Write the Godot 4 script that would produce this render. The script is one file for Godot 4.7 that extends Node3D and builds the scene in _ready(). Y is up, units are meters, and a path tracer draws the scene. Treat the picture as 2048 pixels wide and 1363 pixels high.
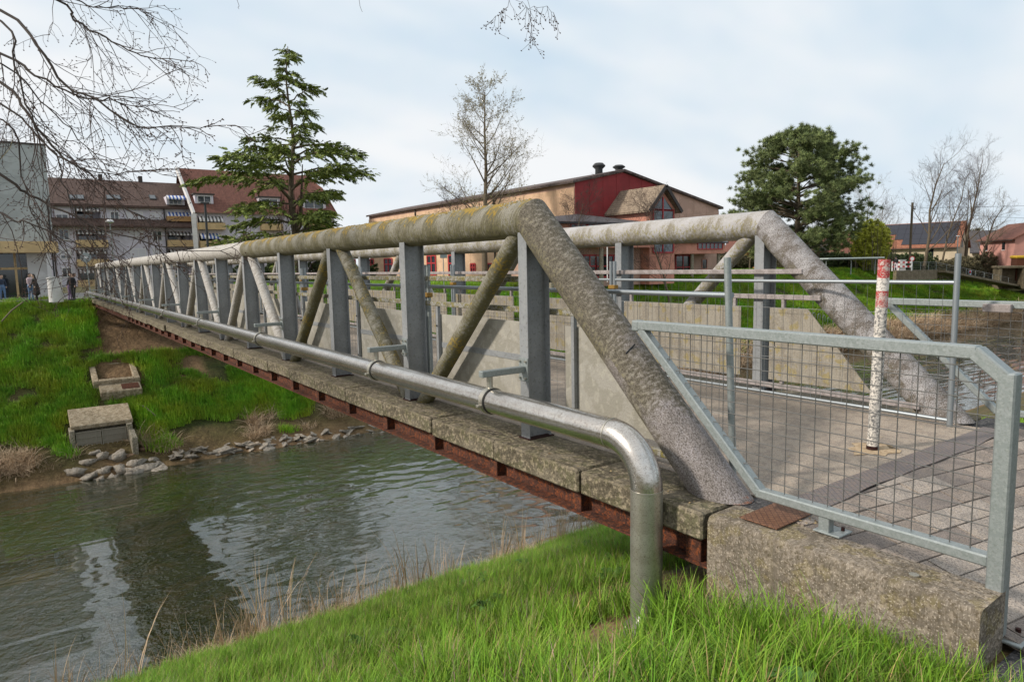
extends Node3D
# World frame: x runs across the footbridge, -z along it, y up; deck top is y = 0. Metres.

const FOCAL := 1366.0
var eye := Vector3(-3.8535, 1.68, 5.2115)
var fwd := Vector3(0.5769768, -0.11097516, -0.80918619)
var rgt := Vector3(0.812719, -0.02042927, 0.58229757)
var upv := Vector3(0.08115165, 0.99361318, -0.0784044)
var rng := RandomNumberGenerator.new()
var M := {}
var used := {}
const S := 2.501      # panel length of the truss
const NP := 19        # posts per truss
const WATER := -8.0

# ---------------------------------------------------------------- photo pixel -> direction / point
func ray(px: float, py: float) -> Vector3:
	return fwd + rgt * ((px - 1024.0) / FOCAL) - upv * ((py - 681.5) / FOCAL)
func at(px: float, py: float, d: float) -> Vector3:
	return eye + ray(px, py) * d
func on_x(px: float, py: float, v: float) -> Vector3:
	var d := ray(px, py); return eye + d * ((v - eye.x) / d.x)
func on_y(px: float, py: float, v: float) -> Vector3:
	var d := ray(px, py); return eye + d * ((v - eye.y) / d.y)
func on_z(px: float, py: float, v: float) -> Vector3:
	var d := ray(px, py); return eye + d * ((v - eye.z) / d.z)
func on_ground(px: float, py: float) -> Vector3:
	var d := ray(px, py)
	var t := 1.5
	while t < 400.0:
		var p := eye + d * t
		if p.y < ground_y(p.x, p.z): return p
		t += 0.02 + t * 0.002
	return eye + d * t

# ---------------------------------------------------------------- mesh building
class MB:
	var v := PackedVector3Array()
	var n := PackedVector3Array()
	var u := PackedVector2Array()
	var c := PackedColorArray()
	var i := PackedInt32Array()
	var col := Color(1, 1, 1)
	func vert(p: Vector3, nn: Vector3, uv := Vector2.ZERO) -> int:
		v.append(p); n.append(nn); u.append(uv); c.append(col)
		return v.size() - 1
	func tri(a: Vector3, b: Vector3, d: Vector3) -> void:
		var nn := (d - a).cross(b - a).normalized()
		var k := v.size()
		vert(a, nn, Vector2(a.x + a.z, a.y)); vert(b, nn, Vector2(b.x + b.z, b.y)); vert(d, nn, Vector2(d.x + d.z, d.y))
		i.append_array([k, k + 1, k + 2])
	func quad(a: Vector3, b: Vector3, d: Vector3, e: Vector3) -> void:
		# a b d e clockwise seen from the front
		var nn := (e - a).cross(b - a)
		if nn.length_squared() < 1e-14: nn = (d - a).cross(b - a)
		nn = nn.normalized()
		var k := v.size()
		vert(a, nn, Vector2(0, 0)); vert(b, nn, Vector2(1, 0)); vert(d, nn, Vector2(1, 1)); vert(e, nn, Vector2(0, 1))
		i.append_array([k, k + 1, k + 2, k, k + 2, k + 3])
	func box(x0: float, y0: float, z0: float, x1: float, y1: float, z1: float, b := 0.0, t := Transform3D.IDENTITY) -> void:
		if x1 < x0: var q := x0; x0 = x1; x1 = q
		if y1 < y0: var q2 := y0; y0 = y1; y1 = q2
		if z1 < z0: var q3 := z0; z0 = z1; z1 = q3
		var lo := Vector3(x0, y0, z0); var hi := Vector3(x1, y1, z1)
		b = minf(b, 0.45 * minf(x1 - x0, minf(y1 - y0, z1 - z0)))
		var dirs := [Vector3(1, 0, 0), Vector3(-1, 0, 0), Vector3(0, 1, 0), Vector3(0, -1, 0), Vector3(0, 0, 1), Vector3(0, 0, -1)]
		var corner := func(s: Vector3, axis: int) -> Vector3:
			# point of the corner with signs s lying on the face across axis
			var p := Vector3.ZERO
			for k in 3:
				var e := 0.0 if k == axis else b
				p[k] = (hi[k] - e) if s[k] > 0 else (lo[k] + e)
			return t * p
		for d in dirs:
			var ax := 0 if d.x != 0 else (1 if d.y != 0 else 2)
			var a1 := (ax + 1) % 3; var a2 := (ax + 2) % 3
			var ps := []
			for q4 in [[-1, -1], [1, -1], [1, 1], [-1, 1]]:
				var s := Vector3.ZERO
				s[ax] = d[ax]; s[a1] = q4[0]; s[a2] = q4[1]
				ps.append(corner.call(s, ax))
			_face(ps, (t.basis * d).normalized())
		if b > 0.0:
			for ax in 3:
				var a1 := (ax + 1) % 3; var a2 := (ax + 2) % 3
				for s1 in [-1, 1]:
					for s2 in [-1, 1]:
						var sa := Vector3.ZERO; sa[ax] = -1; sa[a1] = s1; sa[a2] = s2
						var sb := sa; sb[ax] = 1
						var nn := Vector3.ZERO; nn[a1] = s1; nn[a2] = s2
						_face([corner.call(sa, a1), corner.call(sb, a1), corner.call(sb, a2), corner.call(sa, a2)], (t.basis * nn).normalized())
			for sx in [-1, 1]:
				for sy in [-1, 1]:
					for sz in [-1, 1]:
						var s := Vector3(sx, sy, sz)
						var nn := (t.basis * s).normalized()
						_face([corner.call(s, 0), corner.call(s, 1), corner.call(s, 2)], nn)
	func _face(ps: Array, nn: Vector3) -> void:
		var k := v.size()
		var g: Vector3 = (ps[2] - ps[0]).cross(ps[1] - ps[0])
		var flip := g.dot(nn) < 0.0
		for p in ps: vert(p, nn, Vector2(p.x + p.z, p.y))
		for j in range(1, ps.size() - 1):
			if flip: i.append_array([k, k + j + 1, k + j])
			else: i.append_array([k, k + j, k + j + 1])
	func tube(pts: Array, radii: Array, sides := 8, caps := true, vs := 1.0) -> void:
		var m := pts.size()
		if m < 2: return
		var d0: Vector3 = (pts[1] - pts[0]).normalized()
		var ref := Vector3.UP if absf(d0.y) < 0.95 else Vector3.RIGHT
		var e1 := d0.cross(ref).normalized()
		var start := v.size()
		var run := 0.0
		for k in m:
			var d: Vector3
			if k == 0: d = d0
			elif k == m - 1: d = (pts[k] - pts[k - 1]).normalized()
			else: d = ((pts[k] - pts[k - 1]).normalized() + (pts[k + 1] - pts[k]).normalized()).normalized()
			if k > 0: run += pts[k].distance_to(pts[k - 1])
			e1 = (e1 - d * e1.dot(d))
			if e1.length_squared() < 1e-8: e1 = d.cross(Vector3(0.3, 0.5, 0.8))
			e1 = e1.normalized()
			var e2 := d.cross(e1)
			var r: float = radii[k] if k < radii.size() else radii[-1]
			for s in sides + 1:
				var a := TAU * s / sides
				var nn := e1 * cos(a) + e2 * sin(a)
				vert(pts[k] + nn * r, nn, Vector2(float(s) / sides, run * vs))
		for k in m - 1:
			for s in sides:
				var a := start + k * (sides + 1) + s
				var b2 := a + sides + 1
				i.append_array([a, b2, a + 1, a + 1, b2, b2 + 1])
		if caps:
			for e in [0, m - 1]:
				var d: Vector3 = (pts[0] - pts[1]).normalized() if e == 0 else (pts[m - 1] - pts[m - 2]).normalized()
				var base: int = start + e * (sides + 1)
				var ctr := vert(pts[e], d)
				var k0 := v.size()
				for s in sides + 1: vert(v[base + s], d)
				for s in sides:
					if e == 0: i.append_array([ctr, k0 + s, k0 + s + 1])
					else: i.append_array([ctr, k0 + s + 1, k0 + s])
	func bar(a: Vector3, b: Vector3, w: float, h: float, bev := 0.0, upd := Vector3.UP) -> void:
		var d := (b - a)
		var l := d.length()
		d = d / l
		var side := d.cross(upd)
		if side.length_squared() < 1e-6: side = d.cross(Vector3(1, 0, 0.01))
		side = side.normalized()
		var up2 := side.cross(d).normalized()
		box(-w / 2, -h / 2, 0, w / 2, h / 2, l, bev, Transform3D(Basis(side, up2, d), a))
	func prism(poly: PackedVector2Array, t: Transform3D, depth: float) -> void:
		# outline in the local xy plane, extruded along local -z by depth
		var idx := Geometry2D.triangulate_polygon(poly)
		for side in 2:
			var nn := (t.basis.z * (1.0 if side == 0 else -1.0)).normalized()
			for q in range(0, idx.size(), 3):
				var ps := []
				for w in 3:
					var p := poly[idx[q + w]]
					ps.append(t * Vector3(p.x, p.y, 0.0 if side == 0 else -depth))
				_face(ps, nn)
		var area := 0.0
		for k in poly.size():
			var p := poly[k]; var q := poly[(k + 1) % poly.size()]
			area += p.x * q.y - q.x * p.y
		for k in poly.size():
			var p := poly[k]; var q := poly[(k + 1) % poly.size()]
			var e := q - p
			var out := Vector2(e.y, -e.x) * (1.0 if area > 0 else -1.0)
			var nn := (t.basis * Vector3(out.x, out.y, 0)).normalized()
			_face([t * Vector3(p.x, p.y, 0), t * Vector3(q.x, q.y, 0), t * Vector3(q.x, q.y, -depth), t * Vector3(p.x, p.y, -depth)], nn)
	func fix() -> MB:
		# turn every triangle to the side its normals point to
		for k in range(0, i.size(), 3):
			var a := i[k]; var b := i[k + 1]; var d := i[k + 2]
			if (v[d] - v[a]).cross(v[b] - v[a]).dot(n[a] + n[b] + n[d]) < 0.0:
				i[k + 1] = d; i[k + 2] = b
		return self
	func mesh() -> ArrayMesh:
		var arr := []
		arr.resize(Mesh.ARRAY_MAX)
		arr[Mesh.ARRAY_VERTEX] = v; arr[Mesh.ARRAY_NORMAL] = n; arr[Mesh.ARRAY_TEX_UV] = u; arr[Mesh.ARRAY_COLOR] = c; arr[Mesh.ARRAY_INDEX] = i
		var am := ArrayMesh.new()
		am.add_surface_from_arrays(Mesh.PRIMITIVE_TRIANGLES, arr)
		return am

# ---------------------------------------------------------------- nodes
func numbered(called: String) -> String:
	if not used.has(called):
		used[called] = 0
		return called
	used[called] += 1
	return "%s_%03d" % [called, used[called]]
func tag(o: Node, label: String, category: String, group := "", kind := "") -> Node:
	if label: o.set_meta("label", label)
	if category: o.set_meta("category", category)
	if group: o.set_meta("group", group)
	if kind: o.set_meta("kind", kind)
	return o
func thing(called: String, label: String, category: String, group := "", pos := Vector3.ZERO, turn := 0.0) -> Node3D:
	var o := Node3D.new()
	o.name = numbered(called); add_child(o)
	o.position = pos; o.rotation.y = turn
	tag(o, label, category, group)
	return o
func part(called: String, m, mat: Material, parent: Node, t := Transform3D.IDENTITY) -> MeshInstance3D:
	var o := MeshInstance3D.new()
	o.mesh = m.mesh() if m is MB else m
	o.material_override = mat
	o.name = called
	o.transform = t
	parent.add_child(o, true)
	return o
func solo(called: String, m, mat: Material, label: String, category: String, group := "", pos := Vector3.ZERO) -> MeshInstance3D:
	var o := part(numbered(called), m, mat, self, Transform3D(Basis.IDENTITY, pos))
	tag(o, label, category, group)
	return o
func struct(called: String, m, mat: Material) -> MeshInstance3D:
	var o := part(numbered(called), m, mat, self)
	o.set_meta("kind", "structure")
	return o
func bx(x0: float, y0: float, z0: float, x1: float, y1: float, z1: float, b := 0.0) -> MB:
	var m := MB.new(); m.box(x0, y0, z0, x1, y1, z1, b); return m
func tb(a: Vector3, b: Vector3, r: float, sides := 10) -> MB:
	var m := MB.new(); m.tube([a, b], [r, r], sides); return m
func br(a: Vector3, b: Vector3, w: float, h: float, bev := 0.0) -> MB:
	var m := MB.new(); m.bar(a, b, w, h, bev); return m
func lathe(profile: Array, sides := 20, pos := Vector3.ZERO) -> MB:
	var m := MB.new()
	for k in profile.size():
		var p: Vector2 = profile[k]
		var a: Vector2 = profile[maxi(k - 1, 0)]; var b: Vector2 = profile[mini(k + 1, profile.size() - 1)]
		var d := (b - a).normalized()
		for s in sides + 1:
			var an := TAU * s / sides
			var up := 1.0 if profile[-1].y > profile[0].y else -1.0
			var nn := Vector3(cos(an) * d.y, -d.x, sin(an) * d.y) * up
			m.vert(pos + Vector3(cos(an) * p.x, p.y, sin(an) * p.x), nn, Vector2(float(s) / sides, float(k)))
	for k in profile.size() - 1:
		for s in sides:
			var a := k * (sides + 1) + s
			m.i.append_array([a, a + sides + 1, a + 1, a + 1, a + sides + 1, a + sides + 2])
	return m.fix()

# ---------------------------------------------------------------- textures
func noise_bytes(size: int, freq: float, sd: int, kind := 0, oct := 4) -> PackedByteArray:
	var f := FastNoiseLite.new()
	f.seed = sd; f.frequency = freq
	f.noise_type = FastNoiseLite.TYPE_SIMPLEX_SMOOTH if kind == 0 else FastNoiseLite.TYPE_CELLULAR
	f.fractal_type = FastNoiseLite.FRACTAL_FBM if kind == 0 else FastNoiseLite.FRACTAL_NONE
	f.fractal_octaves = oct
	f.fractal_gain = 0.6
	return f.get_seamless_image(size, size, false, false, 0.12, true).get_data()
# layers: [colour, frequency, low, high, strength, kind, squash] ; the mask rises from low to high of the noise
func layered(size: int, base: Color, layers: Array, sd: int) -> ImageTexture:
	var im := Image.create(size, size, false, Image.FORMAT_RGBA8)
	im.fill(base)
	for L in layers:
		sd += 7
		var nb := noise_bytes(size, L[1], sd, L[5] if L.size() > 5 else 0)
		var lut := PackedByteArray(); lut.resize(256)
		for k in 256: lut[k] = int(255.0 * L[4] * smoothstep(L[2], L[3], k / 255.0))
		var mk := PackedByteArray(); mk.resize(size * size * 2)
		for k in size * size: mk[2 * k + 1] = lut[nb[k]]
		var mask := Image.create_from_data(size, size, false, Image.FORMAT_LA8, mk)
		mask.convert(Image.FORMAT_RGBA8)
		var src := Image.create(size, size, false, Image.FORMAT_RGBA8)
		src.fill(L[0])
		if L.size() > 6:
			# stretched streaks: squeeze the mask in x, tile it again
			var k2: int = L[6]
			mask.resize(size / k2, size, Image.INTERPOLATE_BILINEAR)
			var wide := Image.create(size, size, false, Image.FORMAT_RGBA8)
			for q in k2: wide.blit_rect(mask, Rect2i(0, 0, size / k2, size), Vector2i(q * size / k2, 0))
			mask = wide
		im.blend_rect(_premul(src, mask), Rect2i(0, 0, size, size), Vector2i.ZERO)
	im.generate_mipmaps()
	return ImageTexture.create_from_image(im)
func _premul(src: Image, mask: Image) -> Image:
	# the colour with the mask as its alpha, so that blending weights by the mask
	var a := mask.get_data(); var c := src.get_data()
	for k in range(3, a.size(), 4): c[k] = a[k]
	return Image.create_from_data(src.get_width(), src.get_height(), false, Image.FORMAT_RGBA8, c)
func normal_tex(size: int, freq: float, sd: int, strength: float, kind := 0, oct := 4) -> ImageTexture:
	var nb := noise_bytes(size, freq, sd, kind, oct)
	var im := Image.create_from_data(size, size, false, Image.FORMAT_L8, nb)
	im.convert(Image.FORMAT_RGBA8)
	im.bump_map_to_normal_map(strength)
	im.generate_mipmaps()
	return ImageTexture.create_from_image(im)
func rgb(r: int, g: int, b: int) -> Color:
	return Color8(r, g, b)
func mat(color: Color, rough := 0.8, metal := 0.0, tex: Texture2D = null, scale := 1.0, nrm: Texture2D = null, nstr := 1.0, world := true) -> StandardMaterial3D:
	var m := StandardMaterial3D.new()
	m.albedo_color = color
	m.roughness = rough; m.metallic = metal
	if tex: m.albedo_texture = tex
	if nrm:
		m.normal_enabled = true; m.normal_texture = nrm; m.normal_scale = nstr
	if world and (tex or nrm):
		m.uv1_triplanar = true; m.uv1_world_triplanar = true
		m.uv1_scale = Vector3(scale, scale, scale)
	elif tex or nrm:
		m.uv1_scale = Vector3(1, scale, 1)
	m.cull_mode = BaseMaterial3D.CULL_DISABLED
	return m

# weathered pipe skin: u runs round the pipe (0.75 is its top), v along it
func pipe_tex(kind: String, sd: int) -> ImageTexture:
	var w := 256; var h := 512
	var n1 := noise_bytes(512, 0.006, sd)
	var n2 := noise_bytes(512, 0.05, sd + 1)
	var n3 := noise_bytes(512, 0.02, sd + 2)
	var n4 := noise_bytes(512, 0.16, sd + 3)
	var out := PackedByteArray(); out.resize(w * h * 3)
	for y in h:
		var ring := n3[(y * 3 % 512) * 512 + 17] / 255.0
		for x in w:
			var k := y * 512 + x
			var a := n1[k] / 255.0; var b := n2[k] / 255.0
			var e := n4[y * 512 + x * 2] / 255.0
			var st := n3[(y * 4 % 512) * 512 + (x + y / 3) % 512 / 2] / 255.0   # rings round the pipe
			if kind == "endpost":
				b = n2[(y * 3 % 512) * 512 + x] / 255.0; e = n4[(y * 3 % 512) * 512 + x * 2] / 255.0
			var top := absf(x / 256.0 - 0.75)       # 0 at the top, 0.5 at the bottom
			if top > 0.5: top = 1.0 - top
			var c: Color
			if kind == "olive" or kind == "strut":
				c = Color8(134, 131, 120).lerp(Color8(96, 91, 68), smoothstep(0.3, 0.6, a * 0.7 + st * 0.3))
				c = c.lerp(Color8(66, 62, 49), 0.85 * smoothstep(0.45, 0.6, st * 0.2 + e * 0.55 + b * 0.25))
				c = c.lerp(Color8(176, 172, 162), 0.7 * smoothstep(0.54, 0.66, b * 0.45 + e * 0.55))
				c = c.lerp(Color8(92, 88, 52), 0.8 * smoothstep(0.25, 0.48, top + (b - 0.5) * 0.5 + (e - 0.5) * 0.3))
				if kind == "olive": c = c.lerp(Color8(140, 114, 38), 0.95 * smoothstep(0.42, 0.52, b * 0.45 + e * 0.25 + a * 0.5 - top * 1.7))
				else: c = c.lerp(Color8(142, 118, 44), 0.7 * smoothstep(0.62, 0.68, b * 0.5 + a * 0.5))
			elif kind == "endpost":
				var age := smoothstep(0.95, 0.40, y / 512.0 + (a - 0.5) * 0.9 + (b - 0.5) * 0.5)
				c = Color8(150, 145, 147)
				c = c.lerp(Color8(120, 113, 108), 0.7 * smoothstep(0.46, 0.6, a * 0.5 + e * 0.5))
				var dark := Color8(92, 86, 70).lerp(Color8(66, 60, 48), smoothstep(0.42, 0.6, e))
				dark = dark.lerp(Color8(158, 152, 144), 0.8 * smoothstep(0.54, 0.64, e * 0.5 + b * 0.5))
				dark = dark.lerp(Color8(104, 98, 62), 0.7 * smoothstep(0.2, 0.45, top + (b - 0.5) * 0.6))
				c = c.lerp(dark, age * (0.75 + 0.25 * smoothstep(0.4, 0.55, e)))
				c = c.lerp(Color8(72, 66, 60), 0.8 * smoothstep(0.58, 0.68, e * 0.8 + a * 0.2))
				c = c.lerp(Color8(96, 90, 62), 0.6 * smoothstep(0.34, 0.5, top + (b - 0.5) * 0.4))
				c = c.lerp(Color8(150, 82, 52), 0.8 * smoothstep(0.965, 0.995, y / 512.0 + (b - 0.5) * 0.06))
			elif kind == "white":
				c = Color8(184, 182, 179)
				c = c.lerp(Color8(140, 133, 121), 0.75 * smoothstep(0.4, 0.62, st * 0.4 + e * 0.35 + b * 0.25))
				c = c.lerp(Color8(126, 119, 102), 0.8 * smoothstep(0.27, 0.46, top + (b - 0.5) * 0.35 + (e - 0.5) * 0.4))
				c = c.lerp(Color8(104, 95, 80), 0.6 * smoothstep(0.58, 0.68, e * 0.7 + ring * 0.3))
			elif kind == "lilac":
				c = Color8(152, 149, 149)
				c = c.lerp(Color8(96, 88, 80), 0.85 * smoothstep(0.44, 0.58, a * 0.4 + b * 0.25 + e * 0.35))
				c = c.lerp(Color8(174, 172, 172), 0.8 * smoothstep(0.52, 0.64, b * 0.3 + (1.0 - a) * 0.4 + e * 0.3))
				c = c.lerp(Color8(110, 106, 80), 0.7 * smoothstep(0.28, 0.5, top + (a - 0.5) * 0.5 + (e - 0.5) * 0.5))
				c = c.lerp(Color8(72, 66, 60), 0.8 * smoothstep(0.58, 0.66, e))
			else:
				c = Color8(168, 166, 166)
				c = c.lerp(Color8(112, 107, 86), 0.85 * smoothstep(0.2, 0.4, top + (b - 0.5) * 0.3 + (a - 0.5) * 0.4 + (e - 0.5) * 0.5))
				c = c.lerp(Color8(128, 121, 108), 0.7 * smoothstep(0.52, 0.64, e * 0.65 + a * 0.35))
				c = c.lerp(Color8(140, 130, 66), 0.45 * smoothstep(0.6, 0.7, b) * smoothstep(0.15, 0.25, top))
			var o := (y * w + x) * 3
			out[o] = int(c.r8); out[o + 1] = int(c.g8); out[o + 2] = int(c.b8)
	var im := Image.create_from_data(w, h, false, Image.FORMAT_RGB8, out)
	im.generate_mipmaps()
	return ImageTexture.create_from_image(im)

func make_materials() -> void:
	var fine := normal_tex(256, 0.11, 5, 3.0)
	var rough := normal_tex(256, 0.04, 6, 5.0)
	var white := Color(1, 1, 1)
	var concrete := layered(512, rgb(150, 142, 128), [[rgb(112, 105, 90), 0.008, 0.4, 0.62, 0.85], [rgb(98, 96, 60), 0.014, 0.52, 0.66, 0.6], [rgb(186, 176, 160), 0.03, 0.52, 0.68, 0.7], [rgb(76, 68, 56), 0.09, 0.58, 0.72, 0.75], [rgb(205, 196, 182), 0.14, 0.66, 0.76, 0.8]], 11)
	M.concrete = mat(white, 0.95, 0.0, concrete, 0.9, rough, 0.7)
	var dirty := layered(512, rgb(112, 104, 88), [[rgb(84, 77, 62), 0.006, 0.4, 0.6, 0.9], [rgb(86, 84, 56), 0.01, 0.52, 0.68, 0.55], [rgb(158, 146, 122), 0.035, 0.52, 0.68, 0.7], [rgb(66, 58, 47), 0.08, 0.58, 0.72, 0.6], [rgb(160, 150, 134), 0.15, 0.68, 0.78, 0.6]], 31)
	M.edge = mat(white, 0.95, 0.0, dirty, 0.8, rough, 0.8)
	var wallt := layered(512, rgb(122, 113, 101), [[rgb(94, 86, 75), 0.005, 0.42, 0.62, 0.85], [rgb(122, 110, 60), 0.006, 0.62, 0.74, 0.45], [rgb(80, 72, 60), 0.03, 0.6, 0.74, 0.5, 0, 8], [rgb(158, 146, 130), 0.03, 0.54, 0.68, 0.5], [rgb(78, 68, 52), 0.07, 0.58, 0.7, 0.8], [rgb(190, 180, 166), 0.13, 0.68, 0.78, 0.8]], 51)
	M.wall = mat(white, 0.95, 0.0, wallt, 0.85, rough, 0.8)
	var deckt := layered(512, rgb(160, 148, 134), [[rgb(136, 125, 114), 0.007, 0.42, 0.62, 0.8], [rgb(168, 152, 134), 0.02, 0.5, 0.7, 0.6], [rgb(92, 84, 78), 0.12, 0.56, 0.7, 0.7], [rgb(192, 178, 160), 0.17, 0.64, 0.76, 0.8]], 71)
	M.deck = mat(white, 0.95, 0.0, deckt, 1.1, fine, 0.7)
	var slabt := layered(512, rgb(164, 153, 142), [[rgb(134, 126, 119), 0.008, 0.45, 0.62, 0.7], [rgb(166, 152, 136), 0.02, 0.52, 0.7, 0.6], [rgb(84, 78, 74), 0.13, 0.56, 0.7, 0.75], [rgb(192, 182, 170), 0.18, 0.64, 0.76, 0.8]], 91)
	M.slab = mat(white, 0.95, 0.0, slabt, 0.9, fine, 0.7)
	M.asphalt = mat(white, 0.95, 0.0, layered(256, rgb(66, 65, 66), [[rgb(40, 40, 42), 0.06, 0.5, 0.64, 0.8], [rgb(120, 116, 112), 0.1, 0.66, 0.76, 0.9]], 95), 1.2, fine, 1.0)
	M.pavement = mat(white, 0.95, 0.0, layered(256, rgb(150, 146, 142), [[rgb(120, 117, 114), 0.03, 0.45, 0.62, 0.6]], 97), 0.2)
	var paint := layered(256, rgb(140, 143, 145), [[rgb(130, 133, 136), 0.008, 0.42, 0.62, 0.7], [rgb(149, 151, 151), 0.06, 0.55, 0.7, 0.5], [rgb(108, 108, 106), 0.12, 0.66, 0.76, 0.6]], 111)
	M.post = mat(white, 0.55, 0.1, paint, 0.7)
	var mossy := layered(256, rgb(150, 148, 142), [[rgb(118, 112, 88), 0.02, 0.4, 0.58, 0.85], [rgb(120, 108, 40), 0.03, 0.56, 0.66, 0.7], [rgb(88, 84, 66), 0.1, 0.55, 0.68, 0.8]], 121)
	M.mossy_rail = mat(white, 0.9, 0.0, mossy, 1.5, fine, 0.5)
	M.grey_rail = mat(white, 0.75, 0.0, layered(256, rgb(158, 150, 148), [[rgb(132, 124, 120), 0.02, 0.42, 0.62, 0.7], [rgb(108, 102, 98), 0.12, 0.6, 0.72, 0.6]], 125), 1.5)
	var panel := layered(512, rgb(156, 153, 144), [[rgb(142, 138, 127), 0.006, 0.42, 0.62, 0.8], [rgb(176, 172, 160), 0.015, 0.52, 0.7, 0.5], [rgb(130, 124, 110), 0.15, 0.6, 0.74, 0.5]], 131)
	M.panel = mat(white, 0.9, 0.0, panel, 0.9, fine, 0.2)
	var stained := layered(512, rgb(146, 140, 128), [[rgb(126, 119, 107), 0.008, 0.42, 0.62, 0.6], [rgb(146, 128, 60), 0.012, 0.62, 0.74, 0.45], [rgb(116, 107, 92), 0.03, 0.6, 0.74, 0.4, 0, 4], [rgb(176, 166, 150), 0.1, 0.62, 0.74, 0.5]], 141)
	M.stained_panel = mat(white, 0.92, 0.0, stained, 0.7, fine, 0.2)
	var galv := layered(256, rgb(148, 155, 155), [[rgb(134, 142, 140), 0.03, 0.42, 0.6, 0.6], [rgb(166, 172, 172), 0.06, 0.56, 0.7, 0.5], [rgb(116, 122, 116), 0.1, 0.6, 0.72, 0.4]], 151)
	M.galv = mat(white, 0.5, 0.45, galv, 2.2)
	M.tube = mat(rgb(146, 153, 157), 0.45, 0.6)
	M.wire = mat(rgb(96, 96, 94), 0.55, 0.3)
	M.thin_wire = mat(rgb(150, 152, 152), 0.5, 0.4)
	var inox := layered(512, rgb(206, 202, 196), [[rgb(186, 180, 172), 0.005, 0.42, 0.62, 0.6], [rgb(218, 215, 210), 0.02, 0.55, 0.7, 0.4], [rgb(140, 129, 114), 0.05, 0.66, 0.78, 0.4], [rgb(92, 84, 72), 0.15, 0.7, 0.8, 0.7]], 161)
	M.inox = mat(white, 0.25, 0.95, inox, 0.8, fine, 0.07)
	M.inox_dull = mat(rgb(236, 238, 232), 0.36, 0.8, inox, 1.3)
	M.rubber = mat(rgb(28, 28, 28), 0.7)
	var rust := layered(512, rgb(98, 60, 44), [[rgb(66, 42, 33), 0.012, 0.4, 0.6, 0.85], [rgb(150, 84, 40), 0.025, 0.54, 0.68, 0.75], [rgb(52, 32, 26), 0.08, 0.56, 0.7, 0.8], [rgb(176, 112, 64), 0.12, 0.66, 0.76, 0.6]], 171)
	M.rust = mat(rgb(222, 208, 200), 0.92, 0.0, rust, 1.1, rough, 0.6)
	M.rust_spot = mat(rgb(118, 66, 40), 0.95, 0.0, rust, 4.0)
	M.checker = mat(white, 0.7, 0.3, checker_tex(rgb(112, 78, 58), rgb(72, 48, 38), rgb(140, 104, 78)), 5.0)
	M.checker_grey = mat(white, 0.6, 0.4, checker_tex(rgb(122, 114, 112), rgb(84, 78, 78), rgb(146, 128, 114)), 5.0)
	for k in ["olive", "strut", "endpost", "white", "lilac", "far"]:
		var m := mat(white, 0.9, 0.0, pipe_tex(k, 200 + k.length() * 13), 1.0, rough, 0.35, false)
		m.uv1_scale = Vector3(1, 0.282 if k == "endpost" else 0.8, 1)
		M["pipe_" + k] = m
	M.bollard = mat(white, 0.75, 0.0, layered(256, rgb(214, 208, 198), [[rgb(104, 104, 104), 0.05, 0.5, 0.56, 1.0], [rgb(128, 124, 118), 0.12, 0.6, 0.66, 0.8]], 181), 2.2)
	M.bollard_red = mat(white, 0.75, 0.0, layered(256, rgb(178, 46, 44), [[rgb(196, 182, 174), 0.02, 0.54, 0.6, 1.0], [rgb(196, 172, 166), 0.08, 0.58, 0.64, 1.0], [rgb(104, 80, 76), 0.1, 0.6, 0.68, 0.8]], 183), 2.2)
	var soil := layered(512, rgb(140, 122, 98), [[rgb(104, 88, 66), 0.01, 0.4, 0.6, 0.8], [rgb(168, 150, 124), 0.03, 0.54, 0.7, 0.6], [rgb(84, 70, 54), 0.1, 0.56, 0.7, 0.7]], 191)
	M.terrain = mat(Color(1, 1, 1), 1.0, 0.0, soil, 0.35, rough, 0.8)
	M.terrain.vertex_color_use_as_albedo = true
	M.grass = mat(white, 0.75); M.grass.vertex_color_use_as_albedo = true; M.grass.backlight = Color(0.5, 0.5, 0.5)
	M.dry = mat(white, 0.9); M.dry.vertex_color_use_as_albedo = true
	M.leaf = mat(white, 0.7); M.leaf.vertex_color_use_as_albedo = true; M.leaf.backlight = Color(0.45, 0.45, 0.45)
	M.stone = mat(white, 0.95, 0.0, layered(256, rgb(160, 151, 138), [[rgb(112, 104, 92), 0.02, 0.45, 0.62, 0.8], [rgb(168, 163, 154), 0.05, 0.55, 0.7, 0.7]], 195), 1.0, rough, 0.8)
	M.stone_warm = mat(rgb(225, 196, 170), 0.95, 0.0, M.stone.albedo_texture, 1.0, rough, 0.8)
	M.bark = mat(white, 0.95, 0.0, layered(256, rgb(104, 92, 76), [[rgb(66, 56, 46), 0.05, 0.45, 0.6, 0.8], [rgb(132, 124, 92), 0.03, 0.58, 0.7, 0.6]], 197), 1.0, rough, 0.8)
	M.twig = mat(rgb(70, 56, 50), 0.9)
	M.twig_dark = mat(rgb(58, 50, 44), 0.9)
	M.twig_pale = mat(rgb(118, 108, 92), 0.95)
	M.dark = mat(rgb(52, 54, 56), 0.8)
	M.gutter = mat(rgb(62, 56, 54), 0.7)
	M.glass = mat(rgb(34, 40, 46), 0.06); M.glass.metallic_specular = 0.9
	M.white_frame = mat(rgb(216, 214, 212), 0.6)
	M.red_frame = mat(rgb(170, 46, 50), 0.6)
	M.water = water_mat()

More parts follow.
